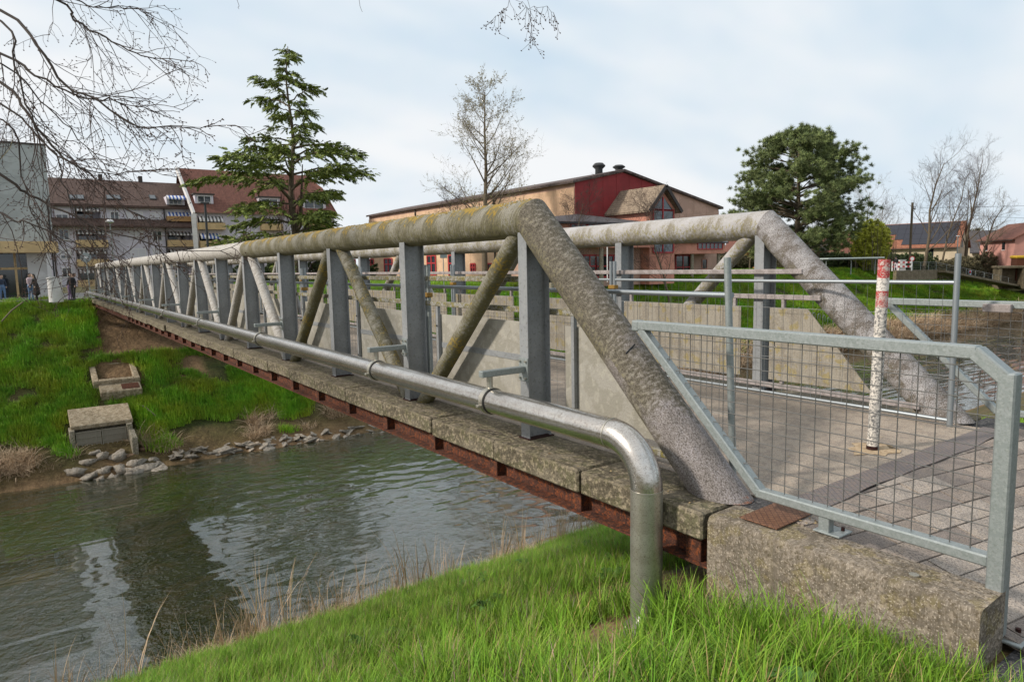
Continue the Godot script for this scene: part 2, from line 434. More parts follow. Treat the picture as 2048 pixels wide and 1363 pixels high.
func checker_tex(base: Color, line: Color, rust: Color) -> ImageTexture:
	var im := Image.create(256, 256, false, Image.FORMAT_RGBA8)
	im.fill(base)
	var nb := noise_bytes(256, 0.02, 77)
	for y in 256:
		for x in 256:
			var c := base.lerp(rust, smoothstep(0.5, 0.7, nb[y * 256 + x] / 255.0) * 0.8)
			var a := (x + y) % 64; var b := (x - y + 512) % 64
			if a < 7 or b < 7: c = line
			im.set_pixel(x, y, c)
	im.generate_mipmaps()
	return ImageTexture.create_from_image(im)

func water_mat() -> StandardMaterial3D:
	var tx := layered(512, rgb(38, 43, 16), [[rgb(50, 46, 20), 0.006, 0.4, 0.65, 0.8], [rgb(28, 36, 13), 0.012, 0.45, 0.65, 0.7]], 210)
	# ripples: two stretched noises
	var size := 1024
	var a := noise_bytes(size, 0.009, 220, 0, 2)
	var b := noise_bytes(size, 0.03, 221, 0, 3)
	var o := PackedByteArray(); o.resize(size * size)
	for k in size * size: o[k] = (a[k] * 5 + b[k] * 3) / 8
	var im := Image.create_from_data(size, size, false, Image.FORMAT_L8, o)
	im.convert(Image.FORMAT_RGBA8)
	im.bump_map_to_normal_map(12.0)
	im.generate_mipmaps()
	var m := mat(Color(1, 1, 1), 0.03, 0.0, tx, 1.0, ImageTexture.create_from_image(im), 1.0, false)
	m.metallic_specular = 1.0
	m.clearcoat_enabled = true; m.clearcoat = 1.0; m.clearcoat_roughness = 0.04
	m.uv1_scale = Vector3(1, 1, 1)
	return m

# ---------------------------------------------------------------- land
const PROFILE := [[60.0, -0.1], [7.0, -0.02], [5.5, -0.1], [4.2, -0.34], [3.0, -0.53], [2.0, -0.93], [0.0, -1.88], [-11.5, -7.45], [-12.4, -7.98], [-13.5, -8.5], [-17.0, -9.3], [-28.0, -9.3], [-31.2, -8.3], [-32.2, -7.97], [-33.4, -7.35], [-45.0, -0.95], [-46.6, -0.25], [-49.0, -0.02], [-700.0, 0.0]]
var land := FastNoiseLite.new()
func ground_y(x: float, z: float) -> float:
	var y := 0.0
	for k in PROFILE.size() - 1:
		if z <= PROFILE[k][0] and z >= PROFILE[k + 1][0]:
			y = lerpf(PROFILE[k][1], PROFILE[k + 1][1], (PROFILE[k][0] - z) / (PROFILE[k][0] - PROFILE[k + 1][0]))
			break
	var rough := 0.09
	if z < -50.0 or z > 4.0: rough = 0.03
	y += land.get_noise_2d(x, z) * rough * 2.0
	if x > 84.0 and z < -36.0:
		y -= 3.4 * smoothstep(84.0, 170.0, x) * smoothstep(-36.0, -46.0, z)
	return y

func build_land() -> void:
	var xs := []; var zs := []
	var x := -420.0
	while x < 700.0:
		xs.append(x)
		x += 0.5 if (x >= -14.0 and x < 22.0) else (3.0 if (x >= -40.0 and x < 160.0) else 40.0)
	var z := 60.0
	while z > -700.0:
		zs.append(z)
		z -= 0.4 if (z < 8.0 and z > -14.0) else (0.5 if (z < -30.0 and z > -50.0) else (2.0 if z > -110.0 and z < 20.0 else 15.0))
	var m := MB.new()
	var cn := FastNoiseLite.new(); cn.seed = 4; cn.frequency = 0.35
	for zz in zs:
		for xx in xs:
			var soil := 0.0
			var nz := cn.get_noise_2d(xx, zz)
			if zz < 6.0 and zz > -14.0: soil = 0.35 + 0.4 * nz
			if zz < -10.9 and zz > -13.0: soil = 1.0
			if zz < -31.0 and zz > -35.0: soil = clampf(1.3 - (-31.0 - zz) * 0.3 + nz * 0.6, 0, 1)
			if zz <= -35.0: soil = clampf(0.2 + nz * 0.5, 0, 1) if xx < 20.0 else 0.05
			if xx > -0.6 and xx < 4.6 and zz < -37.5 and zz > -48.0: soil = 1.0
			if absf(xx + 0.4) < 0.7 and absf(zz - 1.6) < 0.7: soil = 1.0
			var col := Color(0.14, 0.26, 0.03).lerp(Color(0.8, 0.68, 0.54), soil)
			if zz < -13.0 and zz > -32.0: col = Color(0.4, 0.36, 0.2)
			m.col = col
			var e := 0.3
			var p := Vector3(xx, ground_y(xx, zz), zz)
			var nn := Vector3(ground_y(xx - e, zz) - ground_y(xx + e, zz), 2 * e, ground_y(xx, zz - e) - ground_y(xx, zz + e)).normalized()
			m.vert(p, nn)
	var w := xs.size()
	for k in zs.size() - 1:
		for j in w - 1:
			var a := k * w + j
			m.i.append_array([a, a + w, a + 1, a + 1, a + w, a + w + 1])
	struct("ground", m, M.terrain)
	# water: one sheet, its texture 5 m to the tile
	var wm := MB.new()
	var wv := FastNoiseLite.new(); wv.seed = 31; wv.frequency = 0.62; wv.fractal_octaves = 2
	var calm := FastNoiseLite.new(); calm.seed = 33; calm.frequency = 0.07
	var wx := []
	x = -300.0
	while x < 500.0:
		wx.append(x)
		x += 0.22 if (x > -9.0 and x < 24.0) else (1.5 if (x > -30.0 and x < 110.0) else 30.0)
	wx.append(500.0)
	var wz := []
	z = -11.4
	while z > -32.95:
		wz.append(z); z -= 0.22
	var hgt := func(px: float, pz: float) -> float: return wv.get_noise_2d(px * 1.0 + pz * 0.25, pz * 1.9) * 0.040 * (0.55 + 0.9 * calm.get_noise_2d(px, pz))
	for zz in wz:
		for xx in wx:
			var e := 0.1
			var nn := Vector3(hgt.call(xx - e, zz) - hgt.call(xx + e, zz), 2 * e, hgt.call(xx, zz - e) - hgt.call(xx, zz + e)).normalized()
			wm.vert(Vector3(xx, WATER + hgt.call(xx, zz), zz), nn, Vector2(xx, zz) / 6.0)
	for k in wz.size() - 1:
		for j in wx.size() - 1:
			var q := k * wx.size() + j
			wm.i.append_array([q, q + wx.size(), q + 1, q + 1, q + wx.size(), q + wx.size() + 1])
	struct("river_water", wm, M.water)

func build_sky() -> void:
	var w := 768; var h := 384
	var nz := FastNoiseLite.new(); nz.seed = 12; nz.frequency = 0.9; nz.fractal_octaves = 5
	nz.fractal_gain = 0.55
	var sun := Vector3(-0.78, 0.55, -0.30).normalized()
	var out := PackedByteArray(); out.resize(w * h * 3)
	for y in h:
		var th := PI * (y + 0.5) / h
		for x in w:
			var ph := TAU * (x + 0.5) / w
			var d := Vector3(sin(ph) * sin(th), cos(th), -cos(ph) * sin(th))
			var s := clampf(0.5 + 0.5 * d.dot(sun), 0, 1)
			# long soft veils of high cloud
			var q := d / maxf(absf(d.y) + 0.22, 0.05)
			var n := nz.get_noise_3d(q.x * 0.5, q.z * 1.4, 3.0) * 0.75 + nz.get_noise_3d(q.x * 2.0, q.z * 4.0, 9.0) * 0.25
			var veil := clampf(0.32 + s * 0.85 + n * 1.0, 0, 1)
			var blue := Color8(152, 176, 196).lerp(Color8(176, 191, 202), clampf(1.0 - d.y * 2.2, 0, 1))
			var c := blue.lerp(Color8(205, 207, 209), veil)
			if d.y < 0.0: c = c.lerp(Color8(120, 122, 112), clampf(-d.y * 12.0, 0, 1))
			var o := (y * w + x) * 3
			out[o] = int(c.r8); out[o + 1] = int(c.g8); out[o + 2] = int(c.b8)
	var im := Image.create_from_data(w, h, false, Image.FORMAT_RGB8, out)
	var sm := PanoramaSkyMaterial.new(); sm.panorama = ImageTexture.create_from_image(im)
	var sky := Sky.new(); sky.sky_material = sm
	var env := Environment.new()
	env.background_mode = Environment.BG_SKY; env.sky = sky
	env.background_energy_multiplier = 1.0
	env.tonemap_mode = Environment.TONE_MAPPER_LINEAR
	env.tonemap_exposure = 1.5
	env.sdfgi_enabled = true; env.ssao_enabled = true; env.ssil_enabled = true
	var we := WorldEnvironment.new(); we.environment = env; we.name = "world_environment"
	add_child(we)
	var l := DirectionalLight3D.new(); l.name = "sun"
	l.light_energy = 0.78; l.light_color = Color(1.0, 0.96, 0.91); l.light_angular_distance = 5.0
	l.shadow_enabled = true
	add_child(l)
	l.look_at_from_position(sun * 10.0, Vector3.ZERO, Vector3.UP)

func build_camera() -> void:
	var cam := Camera3D.new(); cam.name = "camera"
	add_child(cam)
	cam.transform = Transform3D(Basis(rgt, upv, -fwd).orthonormalized(), eye)
	cam.fov = rad_to_deg(2.0 * atan(681.5 / FOCAL))
	cam.near = 0.05; cam.far = 2000.0
	cam.current = true

# ---------------------------------------------------------------- the footbridge
func ibeam(y0: float, y1: float) -> MB:
	# depth runs along +x from 0 to 0.27, flanges 0.135 wide along z
	var m := MB.new()
	m.box(0, y0, -0.0675, 0.011, y1, 0.0675, 0.002)
	m.box(0.259, y0, -0.0675, 0.27, y1, 0.0675, 0.002)
	m.box(0.0105, y0, -0.004, 0.2595, y1, 0.004)
	return m

func build_truss(bridge: Node3D, x0: float, near: bool) -> void:
	var t := Node3D.new(); t.name = "truss"; bridge.add_child(t, true)
	t.set_meta("label", "tubular truss with olive lichen on its top chord, carrying the steel pipe" if near else "tubular truss with whitish top chord, beyond the deck")
	var cx := x0 + 0.135
	var pm := ibeam(0.0, 1.98)
	for k in NP:
		part("post", pm, M.post, t, Transform3D(Basis.IDENTITY, Vector3(x0, 0.0, -S * k)))
		if k < 8:
			var sp := MB.new(); sp.box(-0.02, 0.0, -0.085, 0.29, 0.012, 0.085)
			part("base_plate", sp, M.rust_spot, t, Transform3D(Basis.IDENTITY, Vector3(x0, 0.0, -S * k)))
	# top chord, one section per panel
	for k in NP - 1:
		var z0 := -S * k; var z1 := -S * (k + 1)
		if k == 0: z0 = 0.0
		var m := MB.new()
		m.tube([Vector3(cx, 2.11, z0), Vector3(cx, 2.11, z1)], [0.18, 0.18], 32, false, 1.0)
		if k == 0 or k == NP - 2:
			# cut the end on the mitre plane shared with the end post
			var e := 1.0 if k == 0 else -1.0
			var pn := (Vector3(0, -2.11, 2.17 * e).normalized() + Vector3(0, 0, e)).normalized()
			for q in 33:
				var id := q if k == 0 else 33 + q
				m.v[id].z -= (m.v[id] - Vector3(cx, 2.11, z0 if k == 0 else z1)).dot(pn) / pn.z
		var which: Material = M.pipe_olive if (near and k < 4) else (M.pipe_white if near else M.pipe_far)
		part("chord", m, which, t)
		if k > 0 and near:
			var w := MB.new(); w.tube([Vector3(cx, 2.11, z0 + 0.012), Vector3(cx, 2.11, z0 - 0.012)], [0.1825, 0.1825], 32, false)
			part("weld_seam", w, which, t)
	if near:
		# crusty lichen cushions along the crown of the chord, thickest at the old end
		rng.seed = 77
		var ts := []; var cs := []
		for k in 5200:
			var z := -pow(rng.randf(), 1.5) * S * 5.0 - 0.02
			var an := rng.randfn(0, 0.42)
			if absf(an) > 1.3: continue
			if land.get_noise_2d(z * 3.0, an * 2.0) < -0.08 + absf(an) * 0.22: continue
			var nn := Vector3(sin(an), cos(an), 0)
			var b := Basis(nn.cross(Vector3(0, 0, 1)).normalized(), nn, Vector3(0, 0, 1)) * Basis(Vector3.UP, rng.randf() * TAU)
			var s := rng.randf_range(0.5, 1.5)
			ts.append(Transform3D(b.scaled(Vector3(s, s * rng.randf_range(0.5, 1.2), s)), Vector3(cx, 2.11, z) + nn * 0.179))
			cs.append(Color(0.3, 0.2, 0.035).lerp(Color(0.15, 0.13, 0.07), rng.randf()) if rng.randf() < 0.75 else Color(0.3, 0.29, 0.25))
		var lump := MB.new()
		for k in 6:
			var a := TAU * k / 6; var a2 := TAU * (k + 1) / 6
			lump.tri(Vector3(0, 0.008, 0), Vector3(cos(a2) * 0.012, -0.001, sin(a2) * 0.012), Vector3(cos(a) * 0.012, -0.001, sin(a) * 0.012))
		multi("lichen", lump.mesh(), M.lichen, ts, cs, t)
	# end posts, mitred to the chord
	for e in 2:
		var za := 0.0 if e == 0 else -S * (NP - 1)
		var zb := za + (2.17 if e == 0 else -2.17)
		var m := MB.new()
		var a := Vector3(cx, 2.11, za); var b := Vector3(cx, 0.0, zb)
		mitred(m, a, b, Vector3(0, 0, 1 if e == 0 else -1), 0.18)
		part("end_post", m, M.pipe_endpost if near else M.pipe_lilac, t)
		var rr := MB.new()
		rr.tube([b + Vector3(0, 0.004, 0), b + Vector3(0, 0.012, 0)], [0.01, 0.01], 4)
	# diagonals: tops at even posts, feet at odd posts
	for k in range(0, NP, 2):
		for sgn in [-1, 1]:
			if k + sgn < 0 or k + sgn >= NP: continue
			var a := Vector3(cx, 2.0, -S * k - sgn * 0.2)
			var b := Vector3(cx, -0.01, -S * (k + sgn) + sgn * 0.2)
			var m := MB.new(); m.tube([a, b], [0.095, 0.095], 20, false, 1.0)
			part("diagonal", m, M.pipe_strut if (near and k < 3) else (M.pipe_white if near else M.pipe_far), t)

func mitred(m: MB, a: Vector3, b: Vector3, chord_dir: Vector3, r: float) -> void:
	# inclined pipe: top cut on the plane halving the angle with the chord, foot cut level
	var d := (b - a).normalized()
	var e1 := d.cross(Vector3(1, 0, 0)).normalized()
	var e2 := d.cross(e1)
	var plane_n := (d + chord_dir).normalized()
	var sides := 32
	for ring in 2:
		for s in sides + 1:
			var an := TAU * s / sides
			var nn := e1 * cos(an) + e2 * sin(an)
			var q := a + nn * r
			var tt: float
			if ring == 0: tt = -(q - a).dot(plane_n) / d.dot(plane_n)
			else: tt = (b.y - q.y) / d.y
			m.vert(q + d * tt, nn, Vector2(float(s) / sides + 0.75, tt + 0.25))
	for s in sides:
		m.i.append_array([s, s + sides + 1, s + 1, s + 1, s + sides + 1, s + sides + 2])

func build_railing(bridge: Node3D, near: bool) -> void:
	var r := Node3D.new(); r.name = "railing"; bridge.add_child(r, true)
	var x := 0.305 if near else 3.665
	var rail_mat: Material = M.mossy_rail if near else M.grey_rail
	var zend := -S * (NP - 1)
	for q in [[1.53, 0.62], [1.22, 0.86], [0.12, 1.98]]:
		part("rail", br(Vector3(x, q[0], q[1]), Vector3(x, q[0], zend - 0.5), 0.05, 0.06, 0.006), rail_mat, r)
	var pm: Material = M.panel if near else M.stained_panel
	var side := -1.0 if near else 1.0
	var px := x + 0.035
	if not near: px = x - 0.035
	for k in NP - 1:
		var za := -S * k - 0.2; var zb := -S * (k + 1) + 0.2
		part("infill_panel", bx(px - 0.008, 0.2, zb, px + 0.008, 1.09, za, 0.002), pm, r)
		if k < 9:
			for zz in [za - 0.12, zb + 0.12]:
				part("hanger", bx(x - 0.02, 0.16, zz - 0.022, x + 0.02, 1.19, zz + 0.022), M.post if near else M.grey_rail, r)
			if near:
				for zz in [za - 0.12, zb + 0.12]:
					for yy in [0.35, 0.95]:
						part("panel_bolt", tubem([Vector3(x - 0.02, yy, zz), Vector3(x - 0.032, yy, zz)], 0.012, 6), M.dark, r)
				part("stiffening_strip", bx(px - 0.016, 0.68, zb + 0.06, px - 0.0085, 0.745, za - 0.06), M.post, r)
	# the last panel is cut to the slope of the end post
	var zc := 0.22
	var m := MB.new()
	m.prism(PackedVector2Array([Vector2(-zc, 0.2), Vector2(-zc, 1.09), Vector2(-0.72, 1.09), Vector2(-1.5, 0.2)]), Transform3D(Basis(Vector3(0, 0, -1), Vector3.UP, Vector3(1, 0, 0)), Vector3(px + 0.008, 0, 0)), 0.016)
	part("infill_panel", m, pm, r)
	part("hanger", bx(x - 0.02, 0.16, 0.36, x + 0.02, 1.19, 0.4), M.post if near else M.grey_rail, r)

func build_bridge() -> void:
	var b := thing("footbridge", "grey tubular steel truss footbridge crossing the river on rusty girders", "bridge")
	build_truss(b, 0.0, true)
	build_truss(b, 3.70, false)
	build_railing(b, true)
	build_railing(b, false)
	var zfar := -S * (NP - 1) - 2.5
	part("deck", bx(0.30, -0.17, zfar, 3.67, -0.001, 2.58), M.deck, b)
	# concrete edge blocks with open joints
	rng.seed = 5
	var variants := []
	for q in 4:
		var m := MB.new()
		var l := S / 2 - 0.02
		m.box(-0.28 + rng.randf() * 0.012, -0.18 - rng.randf() * 0.02, -l, 0.30, -0.002, 0, 0.014)
		variants.append(m.mesh())
	var k := 0
	var z := 2.34
	while z > zfar + 0.4:
		var yo := rng.randf_range(-0.008, 0.004); var xo := rng.randf_range(-0.012, 0.01)
		if k == 16: xo = 0.05
		part("edge_block", variants[k % 4], M.edge, b, Transform3D(Basis.IDENTITY, Vector3(xo, yo, z)))
		z -= S / 2
		k += 1
	z = 2.34
	var fm := bx(3.67, -0.18, -S + 0.02, 4.25, -0.002, 0, 0.014).mesh()
	while z > zfar + 0.4:
		part("edge_block", fm, M.edge, b, Transform3D(Basis.IDENTITY, Vector3(0, 0, z)))
		z -= S
	# rusty edge girders and cross beams
	for side in 2:
		var x := -0.08 if side == 0 else 4.04
		var s := -1.0 if side == 0 else 1.0
		var g := MB.new()
		g.box(x - 0.006, -0.40, zfar, x + 0.006, -0.195, 2.36)
		g.box(minf(x, x + s * 0.13), -0.412, zfar, maxf(x, x + s * 0.13), -0.398, 2.36)
		g.box(minf(x, x + s * 0.11), -0.205, zfar, maxf(x, x + s * 0.11), -0.197, 2.36)
		part("girder", g, M.rust, b)
		z = 2.2
		while z > zfar:
			if side == 0 and z > -30.0:
				part("stiffener", bx(x + s * 0.006, -0.398, z - 0.07, x + s * 0.10, -0.206, z + 0.06, 0.004), M.rust, b)
			z -= S / 2
	for q in NP:
		part("cross_beam", bx(0.0, -0.40, -S * q - 0.06, 4.0, -0.2, -S * q + 0.06), M.rust, b)
	# little finds on the ledge
	build_fence_panels()

# ---------------------------------------------------------------- steel pipe slung outside the truss
func build_pipe() -> void:
	var p := thing("steel_pipe", "stainless steel pipe slung along the footbridge and turning down into the bank", "pipe")
	var x := -0.40; var y := 0.43; var r := 0.113
	var zb := 1.62
	var zend := -47.9
	# straight lengths between couplings
	var cuts := [zb]
	for k in [0, 1, 3, 5, 7, 9, 11, 13, 15, 17]: cuts.append(-S * k + 0.02)
	cuts.append(zend)
	for k in cuts.size() - 1:
		part("pipe_length", tubem([Vector3(x, y, cuts[k] - 0.004), Vector3(x, y, cuts[k + 1] + 0.004)], r, 32), M.inox, p)
		if k > 0:
			var z: float = cuts[k]
			var ring := part("coupling", tubem([Vector3(x, y, z + 0.03), Vector3(x, y, z - 0.03)], r + 0.016, 32), M.inox_dull, p)
			part("rubber_lip", tubem([Vector3(x, y, z + 0.042), Vector3(x, y, z - 0.042)], r + 0.006, 32), M.rubber, ring)
			part("clamp_bolt", bx(x - r - 0.05, y - 0.045, z - 0.02, x - r - 0.005, y - 0.02, z + 0.02, 0.004), M.inox_dull, ring)
	# long welded seam along the lower flank
	# elbow
	var R := 0.34
	var pts := []; var rr := []
	for k in 15:
		var a := PI / 2 * k / 14.0
		pts.append(Vector3(x, y - R + R * cos(a), zb + R * sin(a))); rr.append(r)
	var em := MB.new(); em.tube(pts, rr, 32, false)
	part("elbow", em, M.inox, p)
	var zv := zb + R
	part("weld_ring", tubem([Vector3(x, y, zb + 0.006), Vector3(x, y, zb - 0.006)], r + 0.003, 32), M.inox_dull, p)
	part("weld_ring", tubem([Vector3(x, y - R + 0.006, zv), Vector3(x, y - R - 0.006, zv)], r + 0.003, 32), M.inox_dull, p)
	part("riser", tubem([Vector3(x, y - R, zv), Vector3(x, -1.1, zv)], r, 32), M.inox_dull, p)
	var fl := part("flange", tubem([Vector3(x, -0.93, zv), Vector3(x, -0.985, zv)], 0.165, 28), M.inox_dull, p)
	for k in 8:
		var a := TAU * k / 8
		part("bolt", tubem([Vector3(x + 0.142 * cos(a), -0.985, zv + 0.142 * sin(a)), Vector3(x + 0.142 * cos(a), -0.90, zv + 0.142 * sin(a))], 0.013, 6), M.inox_dull, fl)
	part("valve", lathe([Vector2(0.0, 0.12), Vector2(0.025, 0.115), Vector2(0.03, 0.08), Vector2(0.045, 0.07), Vector2(0.045, 0.02), Vector2(0.055, 0.0), Vector2(0.055, -0.12)], 12, Vector3(x - 0.15, -0.88, zv + 0.08)), M.inox_dull, p)
	part("earthing_lug", bx(x + 0.09, -0.83, zv + 0.085, x + 0.155, -0.66, zv + 0.095, 0.002), M.inox_dull, p)
	# far riser
	var fe := MB.new(); var fp := []; 
	for k in 9:
		var a := PI / 2 * k / 8.0
		fp.append(Vector3(x, y - 0.3 + 0.3 * cos(a), zend - 0.3 * sin(a)))
	fp.append(Vector3(x, -1.6, zend - 0.3))
	fe.tube(fp, [r], 20, false)
	part("riser", fe, M.inox_dull, p)
	part("coupling", tubem([Vector3(x, -0.5, zend - 0.3), Vector3(x, -0.56, zend - 0.3)], r + 0.03, 20), M.inox_dull, p)
	# bracket arms bolted to the posts
	for k in [0, 1, 3, 5, 7, 9, 11, 13, 15, 17]:
		var z: float = -S * k
		var arm := part("bracket_arm", bx(-0.5, 0.655, z - 0.035, -0.008, 0.715, z + 0.035, 0.006), M.galv, p)
		part("hanger_rod", tubem([Vector3(x, 0.66, z), Vector3(x, y + r + 0.005, z)], 0.03, 10), M.inox_dull, arm)
		part("fixing_plate", bx(-0.012, 0.57, z - 0.07, -0.001, 0.79, z + 0.07, 0.002), M.galv, arm)
		for by in [0.6, 0.76]:
			for bz in [-0.045, 0.045]:
				part("bolt", tubem([Vector3(-0.012, by, z + bz), Vector3(-0.032, by, z + bz)], 0.012, 6), M.inox_dull, arm)
	# green earthing strap
	var s := MB.new()
	var sp := [Vector3(x + 0.14, -0.72, zv + 0.09), Vector3(x + 0.2, -0.70, zv + 0.16), Vector3(x + 0.16, -0.78, zv + 0.34), Vector3(x + 0.15, -0.86, zv + 0.5)]
	for k in 3: s.bar(sp[k], sp[k + 1], 0.006, 0.05)
	part("earthing_strap", s, mat(rgb(36, 74, 66), 0.7), p)

func tubem(pts: Array, r: float, sides := 20) -> MB:
	var m := MB.new(); m.tube(pts, [r], sides); 
	return m

# ---------------------------------------------------------------- temporary site fences along both sides of the deck
func build_fence_panels() -> void:
	fence_run(0.455, 2.02, true)
	fence_run(3.50, 2.33, false)

func fence_run(x: float, z_start: float, near: bool) -> void:
	var L := 4.78
	var z := z_start
	var k := 0
	while z - L > -S * (NP - 1) - 2.6:
		var where := "along the pipe side of the deck" if near else "along the open side of the deck"
		var f := thing("site_fence", "low galvanised site fence of tube and thin wires " + where, "fence", "site fences " + where)
		var z1 := z - L + 0.08
		for zz in [z, z1]:
			var lean := 0.0
			if near and k == 0 and zz == z: lean = 0.03
			part("fence_post", tubem([Vector3(x, 0.0, zz + lean), Vector3(x - lean, 1.70, zz - lean)], 0.027, 14), M.galv if near and k == 0 else M.tube, f)
		part("top_tube", tubem([Vector3(x, 1.42, z), Vector3(x, 1.42, z1)], 0.02, 12), M.tube, f)
		part("bottom_tube", tubem([Vector3(x, 0.06, z), Vector3(x, 0.06, z1)], 0.02, 12), M.tube, f)
		var w := MB.new()
		var n := 38 if k < 3 else 24
		for q in range(1, n):
			var zz := lerpf(z, z1, float(q) / n)
			w.tube([Vector3(x + 0.018, 0.06, zz), Vector3(x + 0.018, 1.44, zz), Vector3(x - 0.012, 1.442, zz)], [0.0022], 4, false)
		for yy in [0.5, 0.82, 1.1]:
			w.tube([Vector3(x + 0.018, yy, z), Vector3(x + 0.018, yy, z1)], [0.0022], 4, false)
		part("wire_infill", w, M.thin_wire, f)
		if k > 0:
			part("coupler", bx(x - 0.05, 1.28, z - 0.02, x + 0.04, 1.34, z + 0.12, 0.008), M.brass, f)
		part("foot", bx(x - 0.12, 0.012, z1 - 0.09, x + 0.12, 0.05, z1 + 0.06, 0.01), M.rubber, f)
		z -= L
		k += 1

# ---------------------------------------------------------------- things at the near end
func build_near_end() -> void:
	# pavement base under the slabs, falling gently away from the deck
	var yz := func(z: float) -> float: return 0.0 if z < 2.85 else -0.22 * (z - 2.85)
	var m := MB.new()
	m.quad(Vector3(0.06, -0.02, 2.6), Vector3(4.3, -0.02, 2.6), Vector3(4.3, -0.02, 2.85), Vector3(0.06, -0.02, 2.85))
	m.quad(Vector3(0.06, -0.02, 2.85), Vector3(4.3, -0.02, 2.85), Vector3(4.3, -0.30, 4.1), Vector3(0.06, -0.30, 4.1))
	m.box(0.06, -1.4, 2.6, 4.3, -0.35, 4.1)
	m.box(3.68, -1.4, 2.37, 4.3, -0.02, 2.59)
	m.box(0.06, -1.4, 2.37, 0.29, -0.005, 2.59)
	var pave := struct("pavement", m, M.asphalt)
	struct("asphalt_path", bx(-1.3, -0.9, 4.02, 7.0, -0.305, 9.0), M.asphalt)
	# rhombic paving slabs, each cut to the paved area
	rng.seed = 9
	var area := PackedVector2Array([Vector2(0.07, 2.78), Vector2(3.9, 2.78), Vector2(3.9, 4.08), Vector2(0.07, 4.08)])
	var a := deg_to_rad(7.0)
	var e1 := Vector2(cos(a), sin(a)) * 0.42; var e2 := Vector2(-sin(a), cos(a)) * 0.175
	var mats := [M.slab, M.slab_b, M.slab_c]
	for i in range(-3, 12):
		for j in range(-5, 11):
			var o := Vector2(0.1, 2.7) + e1 * (i + 0.5 * (j & 1)) + e2 * j
			var g := 0.012; var gv := 0.03
			var q := PackedVector2Array([o + e1 * g + e2 * gv, o + e1 * (1 - g) + e2 * gv, o + e1 * (1 - g) + e2 * (1 - gv), o + e1 * g + e2 * (1 - gv)])
			for cut in Geometry2D.intersect_polygons(q, area):
				if cut.size() < 3: continue
				var pm := MB.new()
				var lift := rng.randf_range(-0.004, 0.004)
				var top := []
				for pt in cut: top.append(Vector3(pt.x, yz.call(pt.y) + lift, pt.y))
				pm._face(top, Vector3(0, 1, 0.1).normalized())
				for k in top.size():
					var p0: Vector3 = top[k]; var p1: Vector3 = top[(k + 1) % top.size()]
					pm._face([p0, p1, p1 - Vector3(0, 0.04, 0), p0 - Vector3(0, 0.04, 0)], Vector3(p1.z - p0.z, 0, p0.x - p1.x).normalized())
				part("paving_slab", pm, mats[rng.randi() % 3], pave)
	# wing wall and abutment
	var ww := solo("wing_wall", wall_mesh(), M.wall, "low weathered concrete wall with yellow lichen holding back grass at the bridge end", "wall")
	part("survey_bolt", tubem([Vector3(-0.13, -0.002, 3.62), Vector3(-0.13, 0.006, 3.62)], 0.025, 16), M.inox_dull, ww)
	solo("abutment", bx(-0.22, -3.0, 2.37, 4.22, -0.42, 3.2, 0.01), M.concrete, "concrete abutment block under the deck end, behind the grass", "abutment")
	# plates
	var cp := thing("cover_plate", "square rusty chequer plate lying on top of the concrete wall", "plate", "", Vector3(0.06, 0.008, 2.68), 0.03)
	part("plate", bx(-0.215, -0.004, -0.135, 0.215, 0.004, 0.135, 0.002), M.checker, cp)
	var sp := thing("threshold_plate", "long narrow grey chequer plate bridging the deck joint", "plate", "", Vector3(1.95, 0.008, 2.68))
	var wm := MB.new()
	var n := 26
	for k in n:
		var x0 := -1.72 + 3.44 * k / n; var x1 := -1.72 + 3.44 * (k + 1) / n
		var w0 := 0.014 * sin(x0 * 3.1) + 0.006 * sin(x0 * 9.0); var w1 := 0.014 * sin(x1 * 3.1) + 0.006 * sin(x1 * 9.0)
		var h0 := 0.005 + 0.006 * sin(x0 * 5.0); var h1 := 0.005 + 0.006 * sin(x1 * 5.0)
		wm.quad(Vector3(x0, 0.004, -0.12), Vector3(x1, 0.004, -0.12), Vector3(x1, h1, 0.11 + w1), Vector3(x0, h0, 0.11 + w0))
		wm.quad(Vector3(x0, h0, 0.11 + w0), Vector3(x1, h1, 0.11 + w1), Vector3(x1, h1 - 0.007, 0.11 + w1), Vector3(x0, h0 - 0.007, 0.11 + w0))
	part("plate", wm, M.checker_grey, sp)
	# bollard
	var bo := thing("bollard", "tall chipped white steel bollard with faded red bands on the deck", "bollard", "", Vector3(2.12, 0.0, 2.27))
	var lean := Vector3(0.045, 1.66, 0.015)
	var r := 0.048
	var cuts := [[0.0, 1.02, M.bollard], [1.02, 1.25, M.bollard], [1.25, 1.39, M.bollard_red], [1.39, 1.5, M.bollard_white], [1.5, 1.66, M.bollard_red]]
	for q in cuts:
		var cm := MB.new(); cm.tube([lean * (q[0] / 1.66), lean * (q[1] / 1.66)], [r, r], 24, q[1] > 1.6)
		part("red_band" if q[2] == M.bollard_red else "shaft", cm, q[2], bo)
	part("rusty_foot", tubem([Vector3(0, 0.0, 0), Vector3(0.001, 0.035, 0)], r + 0.003, 24), M.rust_spot, bo)
	var pad := MB.new()
	var ring := []
	for k in 18:
		var an := TAU * k / 18
		var rr := 0.24 + 0.05 * sin(k * 2.3) + 0.03 * sin(k * 5.1)
		ring.append(Vector3(cos(an) * rr, 0.004, sin(an) * rr * 0.75))
	pad._face(ring, Vector3.UP)
	part("mortar_pad", pad, M.mortar, bo)
	guard_rail(0.06, true)
	guard_rail(3.98, false)
	# small leaf litter on the deck and wall
	rng.seed = 21
	var lit := MB.new()
